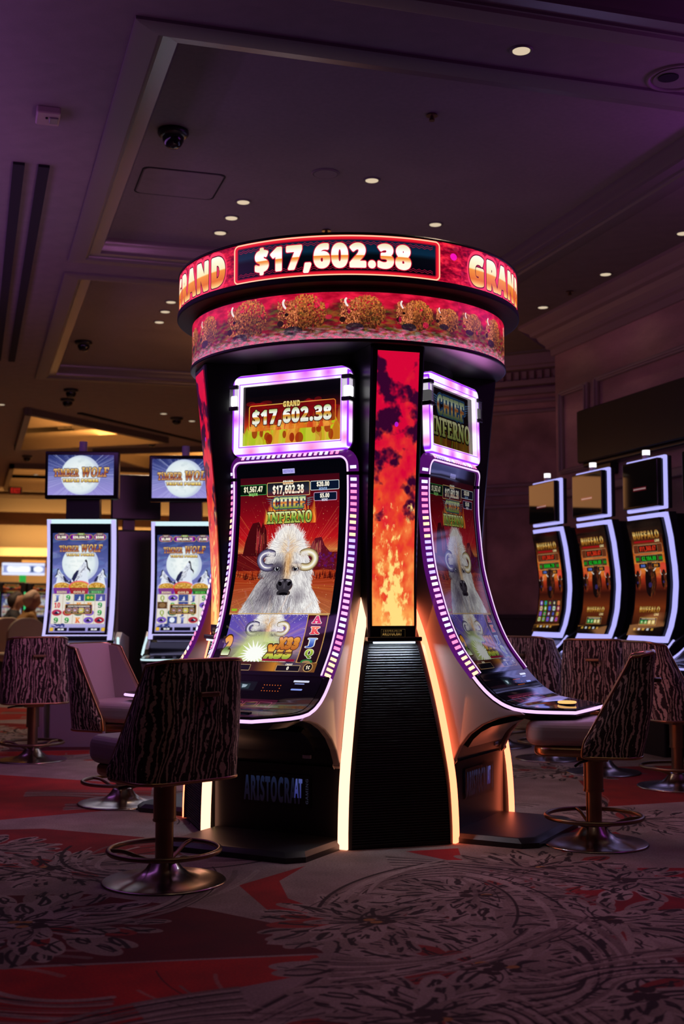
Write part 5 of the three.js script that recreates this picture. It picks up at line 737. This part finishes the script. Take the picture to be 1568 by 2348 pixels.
function curvedMachine(pos, turn, label, group, { map, timber, k = 1 }) {
  const g = thing('slot_machine', label, 'slot machine', pos, turn, group), geoC = timber ? geoT : geoB;
  obj('cabinet', geoC.body, timber ? M.silver : M.softBlack, g); geoC.wings.forEach((w) => obj('cabinet_wing', w, timber ? M.silver : M.softBlack, g));
  obj('frame_back', geoC.back, M.softBlack, g);
  const sl = obj('screen_housing', geoC.slab, M.blackGloss, g); obj('screen', geoC.screen, lit(map, k), sl);
  const fm = timber ? T_SIDE : B_FRAME; obj('frame_light', geoC.sideL, fm, g); obj('frame_light', geoC.sideR, fm, g); obj('frame_light', geoC.top, timber ? T_TOP : B_FRAME, g); obj('frame_light', geoC.bottom, fm, g);
  const dk = obj('button_deck', geoC.deck, M.blackGloss, g); geoC.deckBars.forEach((b) => obj('deck_light', b, timber ? T_TOP : B_FRAME, dk)); obj('deck_light', geoC.rim, timber ? T_TOP : B_FRAME, dk); geoC.pads.forEach((b) => obj('deck_button', b, M.blackGloss, dk));
  const W = (x, y, z) => V3(x, y, z).applyAxisAngle(V3(0, 1, 0), turn).add(V3(...pos));
  if (timber) {
    obj('top_housing', rbox(.66, .43, .07, .012, 0, 2.4, -.02), M.blackGloss, g); obj('top_screen', new THREE.PlaneGeometry(.585, .36).translate(-.01, 2.4, .0165), lit(texTimberTop, 1), g); obj('top_mount', box(.3, .26, .1, 0, 2.1, -.1), M.softBlack, g); obj('candle_lamp', cyl(.035, .035, .09, 0, 2.66, -.03), phy({ color: lin(.3, .26, .5), roughness: .3, transmission: .5, thickness: 0 }), g);
    rectLight('screen_light', lin(.75, .75, 1), .8, .55, .95, W(0, 1.5, .12), W(0, 1.4, 1.5)); rectLight('top_light', lin(.75, .78, 1), .8, .55, .33, W(0, 2.4, .06), W(0, 2.3, 1.5));
  } else {
    obj('top_housing', rbox(.56, .40, .05, .008, 0, 2.255, .035), M.blackGloss, g); obj('top_screen', new THREE.PlaneGeometry(.53, .36).translate(0, 2.255, .0605), lit(texIdleTop, .6, { roughness: .04 }), g);
    for (const [w, h, x, y] of [[.6, .024, 0, 2.467], [.6, .024, 0, 2.044], [.026, .44, -.292, 2.255], [.026, .44, .292, 2.255]]) obj('top_frame_light', rbox(w, h, .03, .006, x, y, -.01), B_FRAME, g);
    obj('top_back', rbox(.6, .44, .04, .01, 0, 2.255, -.05), M.softBlack, g); obj('top_mount', box(.2, .12, .06, 0, 2.02, -.09), M.softBlack, g); const cn = obj('candle_lamp', cyl(.032, .032, .05, 0, 2.525, -.01, 24), glow(1, .95, .98, 1.5), g); obj('candle_cap', cyl(.033, .033, .03, 0, 2.492, -.01, 24), M.silver, cn);
    rectLight('screen_light', lin(1, .5, .2), .18, .5, .9, W(0, 1.45, .14), W(0, 1.4, 1.5)); rectLight('frame_light', lin(.3, .32, 1), 1.0, .62, 1.05, W(0, 1.47, .12), W(0, 1.4, 1.5));
  }
  return g;
}
const wolfG = 'wolf machines', wolves = [['slot machine with the moonlit wolf game beside the open aisle', 0, .93], ['slot machine with the moonlit wolf game next to the bison tower', 1, 1.86], ['slot machine with the moonlit wolf game hidden behind the bison tower', 0, 2.79]];
for (const [label, i, x] of wolves) curvedMachine([x, 0, -11.0 - (i ? .02 : 0)], -16 * D, label, wolfG, { map: texTimber[i], timber: true, k: 1 });
const names = ['buffalo machine at the end of the wall row showing its reels', 'buffalo machine second along the wall row from the corner', 'buffalo machine third along the wall row with the green prize bar', 'buffalo machine fourth along the wall row beside the big wall screen', 'buffalo machine fifth along the wall row'];
names.forEach((n, i) => curvedMachine([5.45, 0, -10.88 + i * .925], -90 * D, n, 'buffalo machines along the panelled wall', { map: texBuffalo[i < 3 ? i : 1], timber: false, k: .72 }));
// backs of the row behind the wolf machines
for (const [x, t] of [[1.63, 'dark back of the slot machine between the two wolf machines']]) {
  const g = thing('slot_cabinet', t, 'slot machine', [x - .1, 0, -12.5], 0, 'cabinets behind the wolf machines');
  obj('cabinet', rbox(.5, 2.0, .5, .02, .1, 1.0, 0), M.softBlack, g); obj('top_housing', rbox(.5, .46, .1, .015, .06, 2.34, .1), M.softBlack, g); obj('post', box(.12, .2, .08, 0, 2.06, 0), M.softBlack, g);
}
// big dark screen on the panelled wall
{
  const a = onPlane(1322, 943, V3(5.92, 0, 0), V3(1, 0, 0)), b = onPlane(1323, 1064, V3(5.92, 0, 0), V3(1, 0, 0)), L = 5.2, h = a.y - b.y;
  const g = thing('wall_screen', 'long unlit black screen hung on the panelled wall above the buffalo machines', 'screen', [5.99, (a.y + b.y) / 2, a.z + L / 2]);
  obj('panel', rbox(.13, h, L, .015), M.blackGloss, g); obj('bezel', rbox(.02, h - .02, L - .02, .008, -.068, 0, 0), M.black, g); obj('lower_casing', rbox(.1, .05, L - .1, .02, .01, -h / 2 - .02, 0), M.softBlack, g); for (const z of [-2.2, 0]) obj('mount', box(.08, .16, .25, .05, -h / 2 - .07, z), M.softBlack, g);
}
// ------------------------------------------------------------------ the hall beyond, past the wolf machines
{
  const far = (px, py, depth) => camera.position.clone().addScaledVector(ray(px, py), depth);
  const sg = far(54, 1305, 26), g = thing('overhead_sign', 'bright white overhead sign above the far green-lit machines', 'sign', [sg.x, 0, sg.z], 15 * D);
  const tx = canvas(512, 128, (c, w, h) => { c.fillStyle = '#dfe6ff'; c.fillRect(0, 0, w, h); panel(c, 0, 26, w, 78, 0, '#8f9ad0'); panel(c, 40, 30, 290, 70, 30, '#f4f8ff'); blob(c, 430, 64, 60, 34, '#f4f8ff'); c.fillStyle = '#39507c'; c.fillRect(338, 34, 30, 62); c.fillStyle = 'rgba(90,100,140,.8)'; for (let i = 0; i < 9; i++) c.fillRect(110 + i * 11, 42, 7, 4); });
  obj('sign_panel', rbox(.9, .26, .12, .01, 0, sg.y, 0), lit(tx, 1.1), g); obj('sign_post', box(.12, sg.y, .1, 0, sg.y / 2 - .13, -.05), glow(.02, .42, .06, .9), g); obj('sign_crown_light', rbox(.5, .05, .1, .01, .22, sg.y + .17, 0), glow(1, .4, .08, 1), g);
  const mk = (px, depth, label, bar) => { const p = far(px, 1398, depth), q = thing('slot_machine', label, 'slot machine', [p.x, 0, p.z], 25 * D, 'far green-lit machines'); obj('cabinet', rbox(.6, 1.75, .5, .03, 0, .875, -.1), M.softBlack, q); obj('screen', new THREE.PlaneGeometry(.46, .5).translate(0, 1.3, .155), lit(texTimber[0], .55), q); obj('top_screen', new THREE.PlaneGeometry(.4, .2).translate(0, 1.62, .155), lit(texBuffalo[1], .6), q); obj('deck', rbox(.56, .06, .3, .01, 0, .85, .2), M.silver, q); for (const s of [-1, 1]) obj('edge_light', rbox(.03, .5, .03, .01, s * .28, 1.3, .15), glow(.03, .8, .25, .9), q); };
  mk(18, 24, 'far slot machine with green edge lights under the white sign'); mk(86, 25, 'far slot machine with green edge lights behind the seated people'); mk(278, 24, 'far slot machine glimpsed between the two wolf machines');
  const p = far(35, 1125, 31), ex = thing('exit_sign', 'small red exit sign hanging before the lit far soffit', 'sign', [p.x, p.y, p.z], 15 * D); const et = canvas(128, 64, (c, w, h) => { c.fillStyle = '#2a0606'; c.fillRect(0, 0, w, h); word(c, 'EXIT', w / 2, h / 2, w * .8, h * .7, { fill: '#c01818', fat: 4 }); }); obj('sign_box', rbox(.34, .2, .05, .01), M.softBlack, ex); obj('sign_panel', new THREE.PlaneGeometry(.32, .18).translate(0, 0, .027), lit(et, .8), ex);
  // two seated people and pale rounded chairs
  const pale = std({ color: lin(.5, .38, .26), roughness: .7 });
  for (const [px, t] of [[62, 'rounded cream chair back behind the person in the mustard jacket'], [18, 'rounded cream chair back behind the person in black'], [-14, 'rounded cream chair back at the edge of the far aisle']]) { const q = far(px, 1398, 16.4 + (62 - px) * .022), g2 = thing('club_chair', t, 'chair', [q.x, 0, q.z], 20 * D, 'cream chairs of the far aisle'); obj('backrest', new THREE.ExtrudeGeometry(roundRect(.5, .5, .22), { depth: .06, bevelEnabled: true, bevelSize: .02, bevelThickness: .02 }).translate(0, .82, -.03), pale, g2); obj('seat', rbox(.48, .12, .46, .04, 0, .56, -.25), pale, g2); for (const [x, z] of [[-.18, -.1], [.18, -.1], [-.18, -.42], [.18, -.42]]) obj('leg', cyl(.018, .015, .52, x, .26, z, 10), M.softBlack, g2); }
  const skin = std({ color: lin(.34, .17, .1), roughness: .6 });
  function figure(bones, cell) {                                     // bones: [ax, ay, az, bx, by, bz, ra, rb]
    const mc = new MarchingCubes(56, skin, false, false, 60000), S = 1.1, c0 = V3(0, .95, 0); mc.isolation = 0;
    const N = 56, f = mc.field, a = V3(), b = V3(), p2 = V3();
    for (let z = 0; z < N; z++) for (let y = 0; y < N; y++) for (let x = 0; x < N; x++) { p2.set((x / N * 2 - 1) * S + c0.x, (y / N * 2 - 1) * S + c0.y, (z / N * 2 - 1) * S + c0.z); let d = 9; for (const q of bones) { a.set(q[0], q[1], q[2]); b.set(q[3], q[4], q[5]); const ab = b.clone().sub(a), t = clamp(p2.clone().sub(a).dot(ab) / ab.lengthSq(), 0, 1), e = p2.distanceTo(a.clone().addScaledVector(ab, t)) - lerp(q[6], q[7], t), h = Math.max(.05 - Math.abs(d - e), 0) / .05; d = Math.min(d, e) - h * h * .0125; } f[x + y * N + z * N * N] = -d; }
    mc.update(); const n = mc.count, g = new THREE.BufferGeometry(); g.setAttribute('position', new THREE.Float32BufferAttribute(Array.from(mc.positionArray.slice(0, n * 3)), 3)); g.setAttribute('normal', new THREE.Float32BufferAttribute(Array.from(mc.normalArray.slice(0, n * 3)), 3)); g.scale(S, S, S).translate(c0.x, c0.y, c0.z); return g;
  }
  // seated, facing +x with the head turned down to the machine
  const sit = [[0, .62, 0, .02, .95, 0, .155, .165], [.02, .95, 0, .06, 1.12, 0, .165, .1], [.07, 1.14, 0, .1, 1.24, 0, .055, .052], [.0, .62, .1, .42, .62, .11, .09, .07], [0, .62, -.1, .42, .62, -.11, .09, .07], [.42, .62, .11, .44, .2, .11, .065, .045], [.42, .62, -.11, .44, .2, -.11, .065, .045], [.44, .16, .11, .56, .13, .12, .045, .035], [.44, .16, -.11, .56, .13, -.12, .045, .035], [.05, 1.1, .16, .12, .86, .22, .055, .045], [.12, .86, .22, .36, .85, .16, .042, .034], [.05, 1.1, -.16, .12, .86, -.22, .055, .045], [.12, .86, -.22, .36, .85, -.16, .042, .034], ...[0, 1, 2, 3].flatMap((k) => [[.36, .85, .14 + k * .013, .44 - k * .008, .84, .13 + k * .014, .012, .009], [.36, .85, -.14 - k * .013, .44 - k * .008, .84, -.13 - k * .014, .012, .009]]), [.36, .85, .13, .4, .87, .1, .012, .01], [.36, .85, -.13, .4, .87, -.1, .012, .01]];
  const bodyGeo = figure(sit.concat([[.1, 1.29, 0, .13, 1.37, 0, .088, .1], [.2, 1.29, 0, .225, 1.3, 0, .03, .018], [.12, 1.31, .085, .12, 1.34, .09, .02, .018], [.12, 1.31, -.085, .12, 1.34, -.09, .02, .018]]));
  const jacketGeo = figure(sit.slice(0, 2).concat([sit[9], sit[10], sit[11], sit[12]]).map((q) => [...q.slice(0, 6), q[6] + .014, q[7] + .012])), hairGeo = figure([[.06, 1.36, 0, .12, 1.42, 0, .1, .085], [.04, 1.3, 0, .05, 1.36, 0, .07, .08]]), trouserGeo = figure(sit.slice(3, 7).map((q) => [...q.slice(0, 6), q[6] + .012, q[7] + .012]));
  for (const [px, depth, turn, jc, hc, t] of [[58, 18.3, 12, [.26, .12, .02], [.42, .28, .18], 'person in a mustard jacket with grey hair sitting at the far machines'], [22, 19.6, 0, [.012, .012, .014], [.03, .02, .015], 'person in a black jacket with dark hair sitting at the far machines']]) {
    const q = far(px, 1398, depth), g2 = thing('person', t, 'person', [q.x, 0, q.z], turn * D, 'people at the far machines'); obj('body', bodyGeo, skin, g2); obj('jacket', jacketGeo, std({ color: lin(...jc), roughness: .8 }), g2); obj('hair', hairGeo, std({ color: lin(...hc), roughness: .7 }), g2); obj('trousers', trouserGeo, std({ color: lin(.02, .02, .03), roughness: .8 }), g2);
    for (const s of [-1, 1]) obj('eye', new THREE.SphereGeometry(.012, 8, 6).translate(.205, 1.335, s * .035), M.slot, g2);
  }
}
// glowing signs added out of view, purple and gold, to tint the ceiling
function addedGlowSign(label, pos, turn, L, col, k, top = CEIL) {
  const g = thing('overhead_sign', label, 'sign', pos, turn, 'added ceiling glow signs'); obj('casing', rbox(L, .5, .3, .03), M.softBlack, g); obj('sign_panel', rbox(L - .1, .4, .02, .005, 0, 0, .155), glow(col.r, col.g, col.b, .6), g); obj('top_light', rbox(L - .1, .02, .2, .004, 0, .255, 0), glow(col.r, col.g, col.b, .6), g); for (const s of [-1, 1]) obj('hanger', cyl(.015, .015, top - pos[1] - .2, s * L * .4, (top - pos[1]) / 2 + .1, -.12), M.softBlack, g);
  const W = (x, y, z) => V3(x, y, z).applyAxisAngle(V3(0, 1, 0), turn).add(V3(...pos));
  rectLight('added_top_light', col, k * ADDED_SIGN_POWER, L - .2, .2, W(0, .28, 0), W(0, 3, 0), V3(Math.sin(turn), 0, Math.cos(turn))); rectLight('added_front_light', col, k * .12 * ADDED_SIGN_POWER, L - .2, .4, W(0, 0, .18), W(0, -.05, 2));
}
addedGlowSign('added long purple sign out of view that tints the left ceiling', [-1.3, 3.4, -9.0], Math.PI / 2, 8, lin(.6, .22, 1), 11);
addedGlowSign('added long purple sign out of view that tints the right ceiling', [5.35, 3.5, -5.6], -Math.PI / 2, 2.8, lin(.6, .1, 1), 12);
addedGlowSign('added gold sign hidden behind the bison tower that warms the ceiling', [3.55, 2.7, -14.0], 0, 1.8, lin(1, .42, .15), 13, TRAY);  // added where the tower hides it, to warm the second recess
renderer.render(scene, camera);
